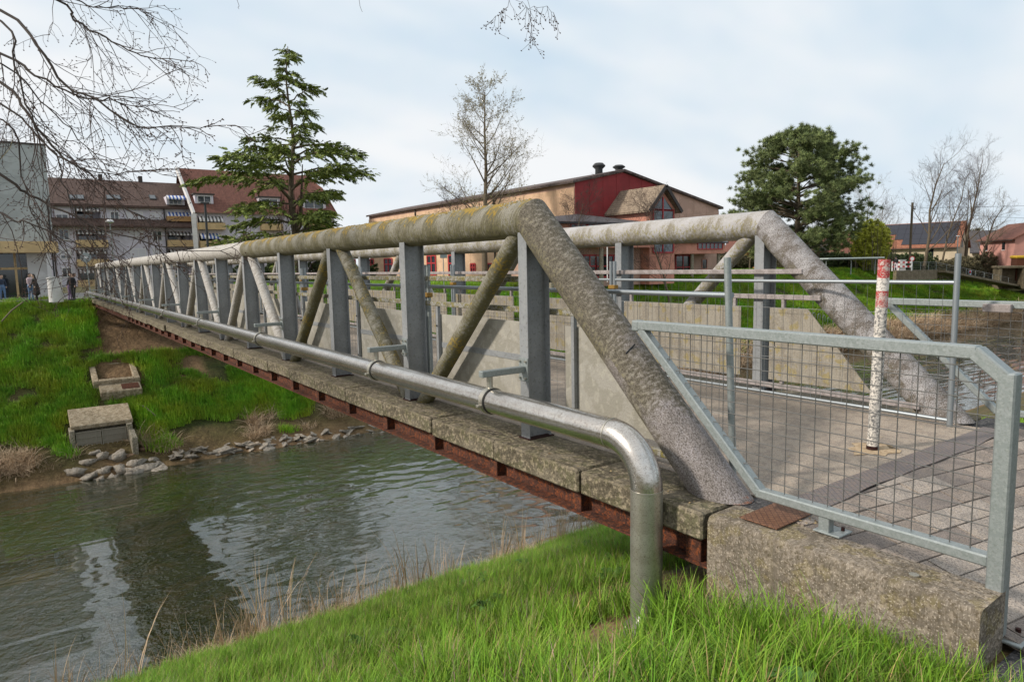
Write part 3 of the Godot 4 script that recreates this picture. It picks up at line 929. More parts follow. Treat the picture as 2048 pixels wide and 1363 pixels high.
	for k in 240:
		var p := Vector3(rng.randf_range(0.5, 3.3), 0.004, rng.randf_range(-6, 2.4))
		if k % 3 == 0: p = Vector3(rng.randf_range(3.3, 3.66), 0.004, rng.randf_range(-3, 2.5))
		if k % 5 == 0: p = Vector3(rng.randf_range(-0.22, 0.0), 0.004, rng.randf_range(-3, 2.2))
		if k % 11 == 0: p = Vector3(rng.randf_range(0.1, 0.3), 0.004, rng.randf_range(2.78, 2.95))
		var an := rng.randf() * TAU
		var s := rng.randf_range(0.006, 0.02)
		lit.col = Color(0.16, 0.1, 0.05).lerp(Color(0.4, 0.3, 0.15), rng.randf())
		var d := Vector3(cos(an), 0.1, sin(an)) * s; var e := Vector3(-sin(an), 0.2, cos(an)) * s * 0.4
		lit.quad(p - d, p - e, p + d, p + e)
	var lo := part("leaf_litter", lit, M.dry, self)
	tag(lo, "small dry leaf crumbs scattered over the deck and ledge", "leaf litter", "", "stuff")
	# dead twig on the ledge
	var tw := MB.new()
	tw.tube([Vector3(-0.2, 0.015, -0.55), Vector3(-0.17, 0.03, -0.42), Vector3(-0.12, 0.025, -0.3), Vector3(-0.13, 0.03, -0.2)], [0.008, 0.007, 0.005, 0.003], 5)
	tw.tube([Vector3(-0.17, 0.03, -0.42), Vector3(-0.22, 0.05, -0.33), Vector3(-0.21, 0.02, -0.24)], [0.005, 0.004, 0.002], 5)
	solo("dead_twig", tw, M.twig_dark, "short dark forked twig lying on the concrete ledge under the pipe", "twig")

func wall_mesh() -> MB:
	# rounded coping: profile in x,y swept along z
	var m := MB.new()
	var prof := [Vector2(0.055, -0.004), Vector2(-0.215, -0.004), Vector2(-0.245, -0.014), Vector2(-0.258, -0.045), Vector2(-0.262, -1.5)]
	var z0 := 2.375; var z1 := 3.975
	var st := 24
	for k in st + 1:
		var z := lerpf(z0, z1, float(k) / st)
		var ins := 0.0
		if k == 0 or k == st: ins = 0.012
		for q in prof.size():
			var p: Vector2 = prof[q]
			var j := 0.004 * sin(z * 9.0 + q) + 0.003 * sin(z * 23.0 + q * 2.0)
			if q == 1 or q == 2 or q == 3: p += Vector2(ins * 0.6 + j, -ins * 0.5 - absf(j))
			var nn := [Vector3(0, 1, 0), Vector3(-0.25, 0.96, 0), Vector3(-0.7, 0.7, 0), Vector3(-0.96, 0.25, 0), Vector3(-1, 0, 0)][q] as Vector3
			m.vert(Vector3(p.x, p.y, z), nn.normalized())
	var w := prof.size()
	for k in st:
		for q in w - 1:
			var a := k * w + q
			m.i.append_array([a, a + 1, a + w, a + 1, a + w + 1, a + w])
	for e in 2:
		var z := z0 if e == 0 else z1
		var ps := []
		for q in w: ps.append(m.v[(0 if e == 0 else st) * w + q])
		ps.append(Vector3(0.055, -1.5, z))
		m._face(ps, Vector3(0, 0, -1 if e == 0 else 1))
	return m.fix()

func guard_rail(x: float, near: bool) -> void:
	var g := thing("guard_rail", "galvanised guard rail with square wire mesh on the concrete wall" if near else "galvanised guard rail with square wire mesh at the water side, past the white bollard", "railing", "", Vector3(x, 0, 0))
	var A := Vector3(0, 1.19, 1.44); var B := Vector3(0, 1.19, 3.80); var Cc := Vector3(0, 1.075, 3.935)
	var E := Vector3(0, 0.13, 2.56); var Fp := Vector3(0, 0.13, 3.90); var D := Vector3(0, -0.26, 3.935)
	var w := 0.085; var h := 0.07
	var top := part("top_bar", br(A, B, w, h, 0.008), M.galv, g)
	part("corner_cap", bx(-w / 2 - 0.003, 1.19 - h / 2 - 0.015, 1.40, w / 2 + 0.003, 1.19 + h / 2 + 0.002, 1.478, 0.012), M.galv, g)
	part("slanted_bar", br(A + Vector3(0, -0.03, 0.035), E, w - 0.008, h - 0.006, 0.008), M.galv, g)
	part("bottom_bar", br(E + Vector3(0, 0, -0.02), Fp, w - 0.004, 0.06, 0.008), M.galv, g)
	part("corner_bar", br(B + Vector3(0, 0.006, -0.02), Cc + Vector3(0, -0.01, 0.0), w + 0.004, h + 0.004, 0.008), M.galv, g)
	var ep := part("end_upright", br(Cc + Vector3(0, 0.03, 0), D, 0.08, 0.09, 0.008), M.galv, g)
	part("foot_plate", bx(-0.02, -0.275, 3.88, 0.2, -0.262, 4.06, 0.003), M.galv, ep)
	part("bolt", tubem([Vector3(0.12, -0.265, 4.0), Vector3(0.12, -0.235, 4.0)], 0.014, 6), M.rust_spot, ep)
	var sp := part("short_post", bx(-0.03, 0.0, 2.985, 0.03, 0.102, 3.055, 0.004), M.galv, g)
	part("foot_plate", bx(-0.045, 0.002, 2.96, 0.11, 0.014, 3.13, 0.003), M.galv, sp)
	part("bolt", tubem([Vector3(0.07, 0.014, 3.09), Vector3(0.07, 0.035, 3.09)], 0.012, 6), M.rust_spot, sp)
	var m := MB.new()
	var z := 1.56
	while z < 3.88:
		# from slanted / bottom bar up to the top bar
		var yb := 0.16
		if z < E.z: yb = lerpf(1.15, 0.16, (z - 1.5) / (E.z - 1.5)) + 0.03
		var yt := 1.155
		if z > 3.80: yt = 1.10
		if yt > yb: m.tube([Vector3(0.006, yb, z), Vector3(0.006, yt, z)], [0.0032], 6, false)
		z += 0.0975
	var y := 0.22
	while y < 1.14:
		var zs := 1.5 + (1.15 - y) / 0.99 * (E.z - 1.5) + 0.01
		m.tube([Vector3(-0.004, y, zs), Vector3(0.0, y, zs + 0.02), Vector3(0.0, y, 3.9)], [0.0032], 6, false)
		y += 0.0815
	part("wire_mesh", m, M.wire, g)
	if near: part("wire_tie", br(Vector3(0.02, 1.03, 1.38), Vector3(-0.06, 0.96, 1.36), 0.008, 0.012), M.dark, g)
	if not near: part("wooden_block", bx(-0.1, 1.12, 2.42, -0.03, 1.2, 2.66, 0.006), M.grey_rail, g)

# ---------------------------------------------------------------- grass, reeds, trees
func tuft(blades: int, radius: float, h0: float, h1: float, w: float, bend: float, c0: Color, c1: Color, sd: int, segs := 3) -> ArrayMesh:
	var r := RandomNumberGenerator.new(); r.seed = sd
	var m := MB.new()
	for b in blades:
		var an := r.randf() * TAU
		var p := Vector3(cos(an), 0, sin(an)) * radius * sqrt(r.randf())
		var out := Vector3(cos(an + r.randf_range(-0.9, 0.9)), 0, sin(an + r.randf_range(-0.9, 0.9))).normalized()
		var h := r.randf_range(h0, h1)
		var be := bend * r.randf_range(0.2, 1.2) * h
		var side := out.cross(Vector3.UP).normalized() * w * r.randf_range(0.7, 1.2)
		m.col = c0.lerp(c1, r.randf())
		if r.randf() < 0.045: m.col = Color(0.34, 0.27, 0.12)
		var prev_l: int = -1
		var k0 := m.v.size()
		for s in segs + 1:
			var t := float(s) / segs
			var q := p + out * be * t * t + Vector3.UP * h * (t - 0.28 * bend * t * t * t)
			var ww := side * (1.0 - t * t) * 0.5
			var tg := (out * be * 2.0 * t + Vector3.UP * h * (1.0 - 0.84 * bend * t * t)).normalized()
			var nn := side.cross(tg).normalized()
			if s < segs:
				m.vert(q - ww, nn); m.vert(q + ww, nn)
			else:
				m.vert(q, nn)
		for s in segs - 1:
			var a := k0 + s * 2
			m.i.append_array([a, a + 1, a + 2, a + 1, a + 3, a + 2])
		var l := k0 + (segs - 1) * 2
		m.i.append_array([l, l + 1, l + 2])
	return m.fix().mesh()

func multi(called: String, mesh: Mesh, material: Material, ts: Array, cols: Array, parent: Node) -> MultiMeshInstance3D:
	var mm := MultiMesh.new()
	mm.transform_format = MultiMesh.TRANSFORM_3D
	mm.use_colors = cols.size() > 0
	mm.mesh = mesh
	mm.instance_count = ts.size()
	for k in ts.size():
		mm.set_instance_transform(k, ts[k])
		if cols.size() > 0: mm.set_instance_color(k, cols[k])
	var o := MultiMeshInstance3D.new()
	o.multimesh = mm; o.material_override = material
	o.name = called
	if parent != self: o.set_meta("kind", "stuff")
	parent.add_child(o, true)
	return o
func stuff(called: String, mesh: Mesh, material: Material, ts: Array, cols: Array, label: String, category: String) -> void:
	var o := multi(numbered(called), mesh, material, ts, cols, self)
	tag(o, label, category, "", "stuff")
func placed(p: Vector3, s: float, lean := 0.15) -> Transform3D:
	var b := Basis(Vector3.UP, rng.randf() * TAU)
	b = Basis(Vector3(rng.randf_range(-1, 1), 0, rng.randf_range(-1, 1)).normalized(), rng.randf() * lean) * b
	return Transform3D(b.scaled(Vector3(s, s * rng.randf_range(0.8, 1.2), s)), p)
func in_view(p: Vector3, margin := 0.12) -> bool:
	var d := p - eye
	var z := d.dot(fwd)
	if z < 0.3: return false
	var a := d.dot(rgt) / z; var b := d.dot(upv) / z
	return absf(a) < 0.75 + margin and b > -0.5 - margin and b < 0.6

func build_grass() -> void:
	var g0 := Color(0.075, 0.18, 0.009); var g1 := Color(0.20, 0.37, 0.018)
	var patch := FastNoiseLite.new(); patch.seed = 8; patch.frequency = 0.45
	rng.seed = 40
	# near bank
	var near_tufts := [tuft(16, 0.07, 0.22, 0.46, 0.0085, 0.75, g0, g1, 1, 5), tuft(16, 0.07, 0.18, 0.40, 0.0075, 0.55, g0, g1, 2, 5), tuft(18, 0.08, 0.10, 0.26, 0.007, 0.5, g0, g1, 3, 4)]
	var lists := [[], [], []]; var cols := [[], [], []]
	var put := func(n: int, x0: float, x1: float, z0: float, z1: float, keep: Callable, scale: float) -> void:
		for k in n:
			var x := rng.randf_range(x0, x1); var z := rng.randf_range(z0, z1)
			var p := Vector3(x, ground_y(x, z) - 0.02, z)
			if not in_view(p + Vector3(0, 0.2, 0)): continue
			var s: float = keep.call(p)
			if s <= 0.0: continue
			var w := 2 if s < 0.62 else (rng.randi() % 2)
			lists[w].append(placed(p, s * scale * rng.randf_range(0.8, 1.15), 0.3))
			var v := 0.75 + 0.45 * rng.randf() + 0.3 * patch.get_noise_2d(x * 0.7, z * 0.7)
			var dull := rng.randf()
			cols[w].append(Color(v * rng.randf_range(0.8, 1.2), v * (0.8 if dull < 0.2 else 1.0), v * (1.7 if dull < 0.2 else 0.9)))
	var keep_near := func(p: Vector3) -> float:
		if p.x > -0.3 and p.z > 2.33 and p.x < 4.35: return 0.0
		if p.z > 4.0 and p.x > -1.28: return 0.0
		# bare scrape round the pipe foot and under the deck
		var d := Vector2(p.x + 0.5, (p.z - 1.75) * 0.9).length()
		if d < 0.42: return 0.0
		if Vector2(p.x + 0.9, p.z - 1.0).length() < 0.45 and rng.randf() < 0.8: return 0.0
		if p.x > 0.1 and p.x < 4.0 and p.z > 0.2: return 0.0
		if p.x > 0.1 and p.x < 4.0 and rng.randf() < 0.4: return 0.0
		var n := patch.get_noise_2d(p.x, p.z)
		if n < -0.42: return 0.0
		var s := 0.75 + 0.35 * n
		if p.z < -0.2: s = 0.72 + 0.25 * n
		if p.z < -10.6 and rng.randf() < (-10.6 - p.z) * 0.6: return 0.0
		# taller close to the wall and the standpoint
		if p.z > 1.3: s = 0.9 + 0.3 * n
		if p.x > -1.3 and p.z > 2.9: s = 0.7 + 0.2 * n
		return s
	put.call(3800, -5.5, 1.0, 1.0, 4.6, keep_near, 1.0)
	put.call(9000, -6.5, 3.0, -4.0, 1.4, keep_near, 1.0)
	put.call(26000, -7.0, 20.0, -12.3, -3.0, keep_near, 1.15)
	put.call(5000, 4.2, 14.0, -8.0, 3.0, keep_near, 1.0)
	# thick overhanging clumps against the wall
	for k in 420:
		var x := -0.32 - absf(rng.randfn(0, 0.3)); var z := rng.randf_range(2.2, 4.2)
		var p := Vector3(x, ground_y(x, z) - 0.02, z)
		var w := rng.randi() % 2
		lists[w].append(placed(p, rng.randf_range(0.8, 1.25) * lerpf(1.0, 0.5, smoothstep(2.8, 3.8, z)), 0.5)); var v := rng.randf_range(0.7, 1.2)
		cols[w].append(Color(v, v, v))
	for w in 3:
		stuff("bank_grass", near_tufts[w], M.grass, lists[w], cols[w], ["long arching green grass blades against the concrete wall and pipe", "upright green grass blades between the longer arching ones", "short green turf on the slope under the pipe"][w], "grass")
	var th := []
	for k in 1500:
		var x := rng.randf_range(-6, 9); var z := rng.randf_range(-11, 4.0)
		if (x > -0.3 and z > 0.2) or patch.get_noise_2d(x * 1.3 + 9, z * 1.3) < 0.05: continue
		th.append(placed(Vector3(x, ground_y(x, z), z), rng.randf_range(0.35, 0.8), 0.7))
	stuff("thatch", tuft(20, 0.18, 0.05, 0.24, 0.008, 1.4, Color(0.24, 0.18, 0.08), Color(0.4, 0.31, 0.16), 24, 3), M.dry, th, [], "dead straw thatch between the green blades below the wall", "thatch")
	th = []
	var rosette := MB.new()
	for k in 9:
		var an := TAU * k / 9.0 + rng.randf() * 0.4
		var d := Vector3(cos(an), 0, sin(an)); var sd := d.cross(Vector3.UP) * 0.028
		var l := rng.randf_range(0.09, 0.16)
		rosette.col = Color(0.05, 0.13, 0.02).lerp(Color(0.1, 0.2, 0.03), rng.randf())
		var up1 := Vector3(0, 0.06, 0); var up2 := Vector3(0, 0.075, 0); var up3 := Vector3(0, 0.04, 0)
		rosette.tri(Vector3.ZERO, d * l * 0.5 + up1 + sd, d * l * 0.5 + up1 - sd)
		rosette.quad(d * l * 0.5 + up1 - sd, d * l * 0.5 + up1 + sd, d * l * 0.8 + up2 + sd * 0.8, d * l * 0.8 + up2 - sd * 0.8)
		rosette.tri(d * l * 0.8 + up2 - sd * 0.8, d * l * 0.8 + up2 + sd * 0.8, d * l * 1.15 + up3)
	for k in 320:
		var x := rng.randf_range(-6, 7); var z := rng.randf_range(-9, 4.0)
		if (x > -0.4 and z > 0.2) or patch.get_noise_2d(x * 1.1 - 30, z * 1.1) < 0.12: continue
		th.append(placed(Vector3(x, ground_y(x, z) + 0.03, z), rng.randf_range(0.6, 1.5), 0.4))
	stuff("broadleaf_weeds", rosette.mesh(), M.grass, th, [], "small broad-leaved weeds growing among the grass below the wall", "weeds")
	# far bank and lawns
	var far_tuft := tuft(22, 0.26, 0.16, 0.42, 0.028, 0.5, Color(0.13, 0.27, 0.014), Color(0.27, 0.45, 0.028), 11, 2)
	var ts := []; var cs := []
	var far_patch := FastNoiseLite.new(); far_patch.seed = 18; far_patch.frequency = 0.22
	for k in 76000:
		var x := rng.randf_range(-14, 34); var z := rng.randf_range(-33.2, -48.5)
		if k > 46000: x = rng.randf_range(34, 130); z = rng.randf_range(-34.0, -50.0)
		var p := Vector3(x, ground_y(x, z) - 0.02, z)
		if not in_view(p, 0.02): continue
		var n := far_patch.get_noise_2d(x, z)
		var low := smoothstep(-36.0, -33.2, z)     # thin near the water
		if n < -0.35 + low * 0.75: continue
		if x > -0.4 and x < 4.4 and z < -41.0: continue
		if bare_spot(p): continue
		ts.append(placed(p, rng.randf_range(0.7, 1.2) * (1.0 + 0.4 * n) * (1.4 if x > 34 else 1.0), 0.25))
		var hue := far_patch.get_noise_2d(x * 2.3 + 70.0, z * 2.3)
		var v := 0.78 + 0.4 * rng.randf() + n * 0.6
		cs.append(Color(v * (1.0 + hue * 0.55 + rng.randf_range(-0.1, 0.2)), v * (1.0 - maxf(hue, 0.0) * 0.15), v))
	stuff("slope_grass", far_tuft, M.grass, ts, cs, "green grass covering the river slope round the drain outlet", "grass")
	ts = []; cs = []
	for k in 52000:
		var x := rng.randf_range(3.0, 125.0); var z := rng.randf_range(-49.0, -80.0)
		var p := Vector3(x, ground_y(x, z) - 0.02, z)
		if not in_view(p, 0.0) or x > -z * 2.6: continue
		ts.append(placed(p, rng.randf_range(0.8, 1.4), 0.25))
		var v := 0.85 + 0.4 * rng.randf() + 0.3 * far_patch.get_noise_2d(x * 0.5, z * 0.5)
		cs.append(Color(v, v, v))
	stuff("lawn_grass", far_tuft, M.grass, ts, cs, "mown green lawn beyond the bridge, round the school hall", "grass")
	# dry stalks along the near water's edge
	var d0 := Color(0.42, 0.30, 0.19); var d1 := Color(0.62, 0.48, 0.33)
	var reed := tuft(8, 0.16, 0.7, 1.6, 0.015, 0.42, d0, d1, 21, 4)
	var straw := tuft(26, 0.2, 0.12, 0.5, 0.012, 1.3, d0, d1, 22, 3)
	ts = []
	for k in 250:
		var cl := floorf(rng.randf() * 26.0)
		var x := -4.0 + cl * 0.95 + rng.randfn(0, 0.3)
		var z := -12.0 + rng.randfn(0, 0.28)
		var p := Vector3(x, ground_y(x, z) - 0.05, z)
		ts.append(placed(p, rng.randf_range(0.55, 1.3) * (1.25 if int(cl) % 4 == 1 else 0.75), 0.25))
	stuff("dry_reeds", reed, M.dry, ts, [], "thin dry straw-coloured reed stalks between the grass slope and the water", "reeds")
	ts = []
	for k in 900:
		var x := rng.randf_range(-5, 22)
		var z := rng.randf_range(-12.6, -11.4)
		if patch.get_noise_2d(x * 0.6 + 40, z) < 0.12: continue
		ts.append(placed(Vector3(x, ground_y(x, z) - 0.03, z), rng.randf_range(0.5, 1.1), 0.5))
	for k in 2600:
		# along the far waterline: patches on the outlet side, a dense belt further along
		var x := rng.randf_range(-14, 40)
		var z := rng.randf_range(-33.0, -34.8)
		if x > -13 and x < 14 and far_patch.get_noise_2d(x * 1.3, z) < 0.12 and not (x < -4.2 and z > -34.4): continue
		var p := Vector3(x, ground_y(x, z) - 0.03, z)
		if bare_spot(p): continue
		ts.append(placed(p, rng.randf_range(0.8, 2.0), 0.6))
	for k in 5200:
		var x := rng.randf_range(20, 190); var z := rng.randf_range(-32.4, -35.2)
		if x < 60.0 and rng.randf() < 0.45: continue
		ts.append(placed(Vector3(x, ground_y(x, z) - 0.1, z), rng.randf_range(1.8, 3.6), 0.5))
	stuff("dry_grass", straw, M.dry, ts, [], "matted dry tan grass lying along both waterlines", "dry grass")

func bare_spot(p: Vector3) -> bool:
	for q in bare:
		if Vector2(p.x - q[0], p.z - q[1]).length() < q[2]: return true
	return false
var bare := []

# recursive bare branch: fills wood with limbs and fine with twigs
func grow(wood: MB, fine: MB, p: Vector3, d: Vector3, length: float, r: float, level: int, o: Dictionary) -> void:
	var segs: int = 5 if level < 2 else (4 if level == 2 else 3)
	var pts := [p]; var rad := [r]
	var q := p; var dir := d
	var tip: float = o.get("taper", 0.35)
	for k in segs:
		var wob: float = o.get("wobble", 0.16) * (1.0 + 0.3 * level)
		dir = (dir + Vector3(rng.randfn(0, wob), rng.randfn(0, wob), rng.randfn(0, wob)) + Vector3.UP * o.get("lift", 0.05)).normalized()
		q += dir * length / segs
		pts.append(q); rad.append(lerpf(r, r * tip, float(k + 1) / segs))
	var m := wood if r > o.get("fine_r", 0.03) else fine
	m.tube(pts, rad, 7 if r > 0.12 else (5 if r > 0.04 else 3), false)
	if level >= o.levels: return
	var n: int = o.kids[level]
	for k in n:
		var t := lerpf(o.get("first", 0.3) if level == 0 else 0.2, 1.0, (k + rng.randf()) / n)
		var f := t * segs
		var a := mini(int(f), segs - 1)
		var pos: Vector3 = pts[a].lerp(pts[a + 1], f - a)
		var along: Vector3 = (pts[a + 1] - pts[a]).normalized()
		var side := along.cross(Vector3(rng.randfn(0, 1), rng.randfn(0, 1), rng.randfn(0, 1))).normalized()
		var spread: float = o.spread[level] * rng.randf_range(0.7, 1.25)
		var nd := (along * cos(spread) + side * sin(spread)).normalized()
		if level == 0 and o.has("flat"): nd = Vector3(nd.x, nd.y * 0.6 + o.flat, nd.z).normalized()
		var nl: float = length * o.ratio[level] * rng.randf_range(0.7, 1.2)
		if level == 0 and o.has("crown"): nl *= o.crown.call(t)
		grow(wood, fine, pos, nd, nl, maxf(rad[a] * o.get("thin", 0.5), o.get("min_r", 0.008)), level + 1, o)

func bare_tree(base: Vector3, h: float, r: float, o: Dictionary, label: String, category := "tree", group := "", wood_mat: Material = null, called := "bare_tree") -> Node3D:
	var t := thing(called, label, category, group)
	var wood := MB.new(); var fine := MB.new()
	grow(wood, fine, base - Vector3(0, 0.3, 0), o.get("dir", Vector3.UP), h, r, 0, o)
	part("trunk", wood, wood_mat if wood_mat else M.bark, t)
	if fine.v.size() > 0: part("crown", fine, o.get("twigs", M.twig_pale), t)
	return t

func needle_fan(n: int, l: float, w: float, droop: float, c0: Color, c1: Color, sd: int) -> ArrayMesh:
	# a flat spray: a spine along +x with short needles shoots to both sides
	var r := RandomNumberGenerator.new(); r.seed = sd
	var m := MB.new()
	for k in n:
		var t := (k + r.randf()) / n
		var s := 1.0 if k % 2 == 0 else -1.0
		var p := Vector3(l * t, -droop * t * t, 0)
		var reach := l * 0.42 * (1.0 - t * 0.75) * r.randf_range(0.6, 1.2)
		var d := Vector3(0.65, r.randf_range(-0.25, 0.3), s).normalized() * reach
		m.col = c0.lerp(c1, r.randf())
		var e := d.cross(Vector3.UP).normalized() * w
		var up := Vector3(r.randf_range(-0.4, 0.4), 1, r.randf_range(-0.4, 0.4)).normalized()
		var e2 := (e * 0.8 + up * w * r.randf_range(-1.0, 1.0))
		m.tri(p - e, p + e, p + d * 0.6 + e2); m.tri(p - e, p + d * 0.6 + e2, p + d * 0.6 - e2); m.tri(p + d * 0.6 - e2, p + d * 0.6 + e2, p + d)
	return m.mesh()

func needle_ball(n: int, l: float, w: float, c0: Color, c1: Color, sd: int) -> ArrayMesh:
	var r := RandomNumberGenerator.new(); r.seed = sd
	var m := MB.new()
	for k in n:
		var d := Vector3(r.randfn(0, 1), r.randfn(0, 1) + 0.5, r.randfn(0, 1)).normalized()
		var e := d.cross(Vector3(r.randfn(0, 1), r.randfn(0, 1), r.randfn(0, 1))).normalized() * w
		m.col = c0.lerp(c1, r.randf())
		var p := d * l * 0.1; var q := d * l * r.randf_range(0.6, 1.1)
		m.tri(p - e, p + e, q)
	return m.mesh()

func build_cedar() -> void:
	# a broad cedar with tiered, nearly level boughs
	rng.seed = 61
	var base := at(592, 545, 74); base.y = 0.0
	var top := at(574, 92, 74)
	var h := top.y
	var t := thing("cedar_tree", "tall dark green cedar with tiered spreading boughs in front of the flats", "tree", "", Vector3.ZERO)
	var wood := MB.new()
	var fine := MB.new()
	var axis := func(y: float) -> Vector3: return Vector3(lerpf(base.x, top.x, y / h) + 0.25 * sin(y * 0.5), y, lerpf(base.z, top.z, y / h))
	var pts := []; var rad := []
	for k in 14:
		var y := h * k / 13.0
		pts.append(axis.call(y)); rad.append(lerpf(0.52, 0.03, pow(k / 13.0, 0.8)))
	wood.tube(pts, rad, 9, false)
	# second leader, forked low
	wood.tube([axis.call(5.0), axis.call(8.0) + Vector3(0.9, 0, 0.2), axis.call(13.0) + Vector3(1.0, 0, 0.3)], [0.24, 0.2, 0.05], 7, false)
	var fan := needle_fan(30, 0.8, 0.035, 0.14, Color(0.09, 0.14, 0.03), Color(0.34, 0.39, 0.085), 3)
	var ts := []; var cs := []
	var shape := Curve.new(); shape.max_value = 12.0
	for q in [[0.0, 7.5], [0.12, 10.2], [0.24, 9.4], [0.36, 10.8], [0.45, 8.6], [0.58, 5.6], [0.72, 4.3], [0.84, 2.2], [1.0, 0.5]]: shape.add_point(Vector2(q[0], q[1]), 0, 0, Curve.TANGENT_LINEAR, Curve.TANGENT_LINEAR)
	var boughs := 58
	for k in boughs:
		var f := (k + rng.randf()) / boughs
		var y := lerpf(4.0, h - 0.3, pow(f, 0.9))
		var rel := (y - 4.0) / (h - 4.0)
		var reach := shape.sample(rel) * rng.randf_range(0.4, 1.18)
		var an := k * 2.4 + rng.randf_range(-0.5, 0.5)
		var out := Vector3(cos(an), 0, sin(an))
		var side := out.cross(Vector3.UP)
		var rise := rng.randf_range(0.05, 0.6) if rel > 0.3 else rng.randf_range(-0.1, 0.4)
		var p: Vector3 = axis.call(y - reach * 0.12)
		var bp := [p]; var brd := []
		var n := 7
		for s in n:
			var tt := (s + 1.0) / n
			bp.append(p + out * reach * tt + Vector3.UP * reach * (rise * tt + 0.06 * sin(tt * PI) - 0.16 * tt * tt) + Vector3(rng.randfn(0, 0.14), rng.randfn(0, 0.08), rng.randfn(0, 0.14)))
		for s in n + 1: brd.append(lerpf(0.03 + reach * 0.016, 0.012, float(s) / n))
		wood.tube(bp, brd, 5, false)
		# side shoots carry the sprays, drooping a little
		var steps := int(reach * 2.5) + 4
		for s in steps:
			var tt := lerpf(0.2, 1.0, pow((s + rng.randf()) / steps, 0.75))
			var fi := minf(tt, 0.999) * n
			var a := int(fi)
			var pos: Vector3 = bp[a].lerp(bp[a + 1], fi - a)
			var sl := reach * 0.3 * (1.05 - tt * 0.75) * rng.randf_range(0.5, 1.1) + 0.25
			for sg in [-1.0, 1.0]:
				var sd: Vector3 = (out * rng.randf_range(0.5, 0.9) + side * sg * rng.randf_range(0.5, 1.0) + Vector3.UP * rng.randf_range(-0.45, 0.3)).normalized()
				var m2 := int(sl / 0.36) + 1
				for u in m2:
					var w2 := (u + rng.randf() * 0.8) / m2
					var q := pos + sd * sl * w2 + Vector3(rng.randfn(0, 0.1), rng.randfn(0, 0.09) - 0.12 * w2 * w2, rng.randfn(0, 0.1))
					var dir: Vector3 = (sd + Vector3(rng.randfn(0, 0.3), rng.randf_range(-0.45, 0.12), rng.randfn(0, 0.3))).normalized()
					var b := Basis(dir, Vector3.UP, dir.cross(Vector3.UP).normalized()).orthonormalized()
					b = Basis(dir, rng.randfn(0, 0.5)) * b
					var s2 := rng.randf_range(0.4, 1.2)
					ts.append(Transform3D(b.scaled(Vector3(s2, s2, s2)), q))
					var v := rng.randf_range(0.55, 1.3)
					cs.append(Color(v, v, v * 0.9))
	part("trunk", wood, M.bark, t)
	# dead twiggy shoots round the lower trunk
	var dead := MB.new()
	for k in 260:
		var y := rng.randf_range(0.5, 9.0)
		var p: Vector3 = axis.call(y) + Vector3(rng.randf_range(-3.2, 3.2) * (1.0 - y / 14.0), 0, rng.randf_range(-1, 1))
		dead.tube([p, p + Vector3(rng.randfn(0, 0.25), rng.randf_range(0.7, 2.2), rng.randfn(0, 0.25))], [0.03, 0.008], 3, false)
	part("dead_shoots", dead, M.twig, t)
	multi("crown", fan, M.leaf, ts, cs, t)

func build_pine() -> void:
	rng.seed = 71
	var d := 92.0
	var base := at(1592, 545, d); base.y = 0.0
	var t := thing("pine_tree", "rounded dense dark pine standing beside the pale path", "tree")
	var wood := MB.new()
	var ball := needle_ball(60, 0.6, 0.035, Color(0.07, 0.11, 0.045), Color(0.23, 0.28, 0.10), 5)
	var ts := []; var cs := []
	var top := at(1590, 265, d).y
	wood.tube([base, base + Vector3(0.2, top * 0.45, 0), base + Vector3(0, top * 0.95, 0)], [0.45, 0.3, 0.04], 8, false)
	for k in 185:
		# crown outline: widest at a third of its height, dome above
		var f := (k + rng.randf()) / 185.0
		var y := lerpf(2.6, top - 0.4, f)
		var rel := (y - 2.6) / (top - 3.0)
		var wmax := 8.6 * sqrt(clampf(1.0 - pow(absf(rel - 0.36) / 0.66, 2.3), 0.03, 1.0))
		var an := rng.randf() * TAU
		var reach := wmax * rng.randf_range(0.6, 1.06)
		var out := Vector3(cos(an), 0, sin(an))
		var p0 := base + Vector3(0, y - reach * 0.3, 0)
		var p1 := base + out * reach * 0.6 + Vector3(0, y - reach * 0.1, 0)
		var p2 := base + out * reach + Vector3(0, y + 0.2, 0)
		wood.tube([p0, p1, p2], [0.03 + reach * 0.012, 0.05, 0.02], 4, false)
		for s in 28:
			var tt := rng.randf_range(0.58, 1.06)
			var q := p1.lerp(p2, (tt - 0.5) * 2.0) + Vector3(rng.randfn(0, 0.5), rng.randfn(0, 0.34), rng.randfn(0, 0.5)) * (0.8 + 0.05 * reach)
			var s2 := rng.randf_range(0.6, 1.15)
			ts.append(Transform3D(Basis(Vector3.UP, rng.randf() * TAU).scaled(Vector3(s2, s2, s2)), q))
			var v := rng.randf_range(0.55, 1.3)
			cs.append(Color(v * 1.02, v, v * 0.9))
	part("trunk", wood, M.bark, t)
	multi("crown", ball, M.leaf, ts, cs, t)

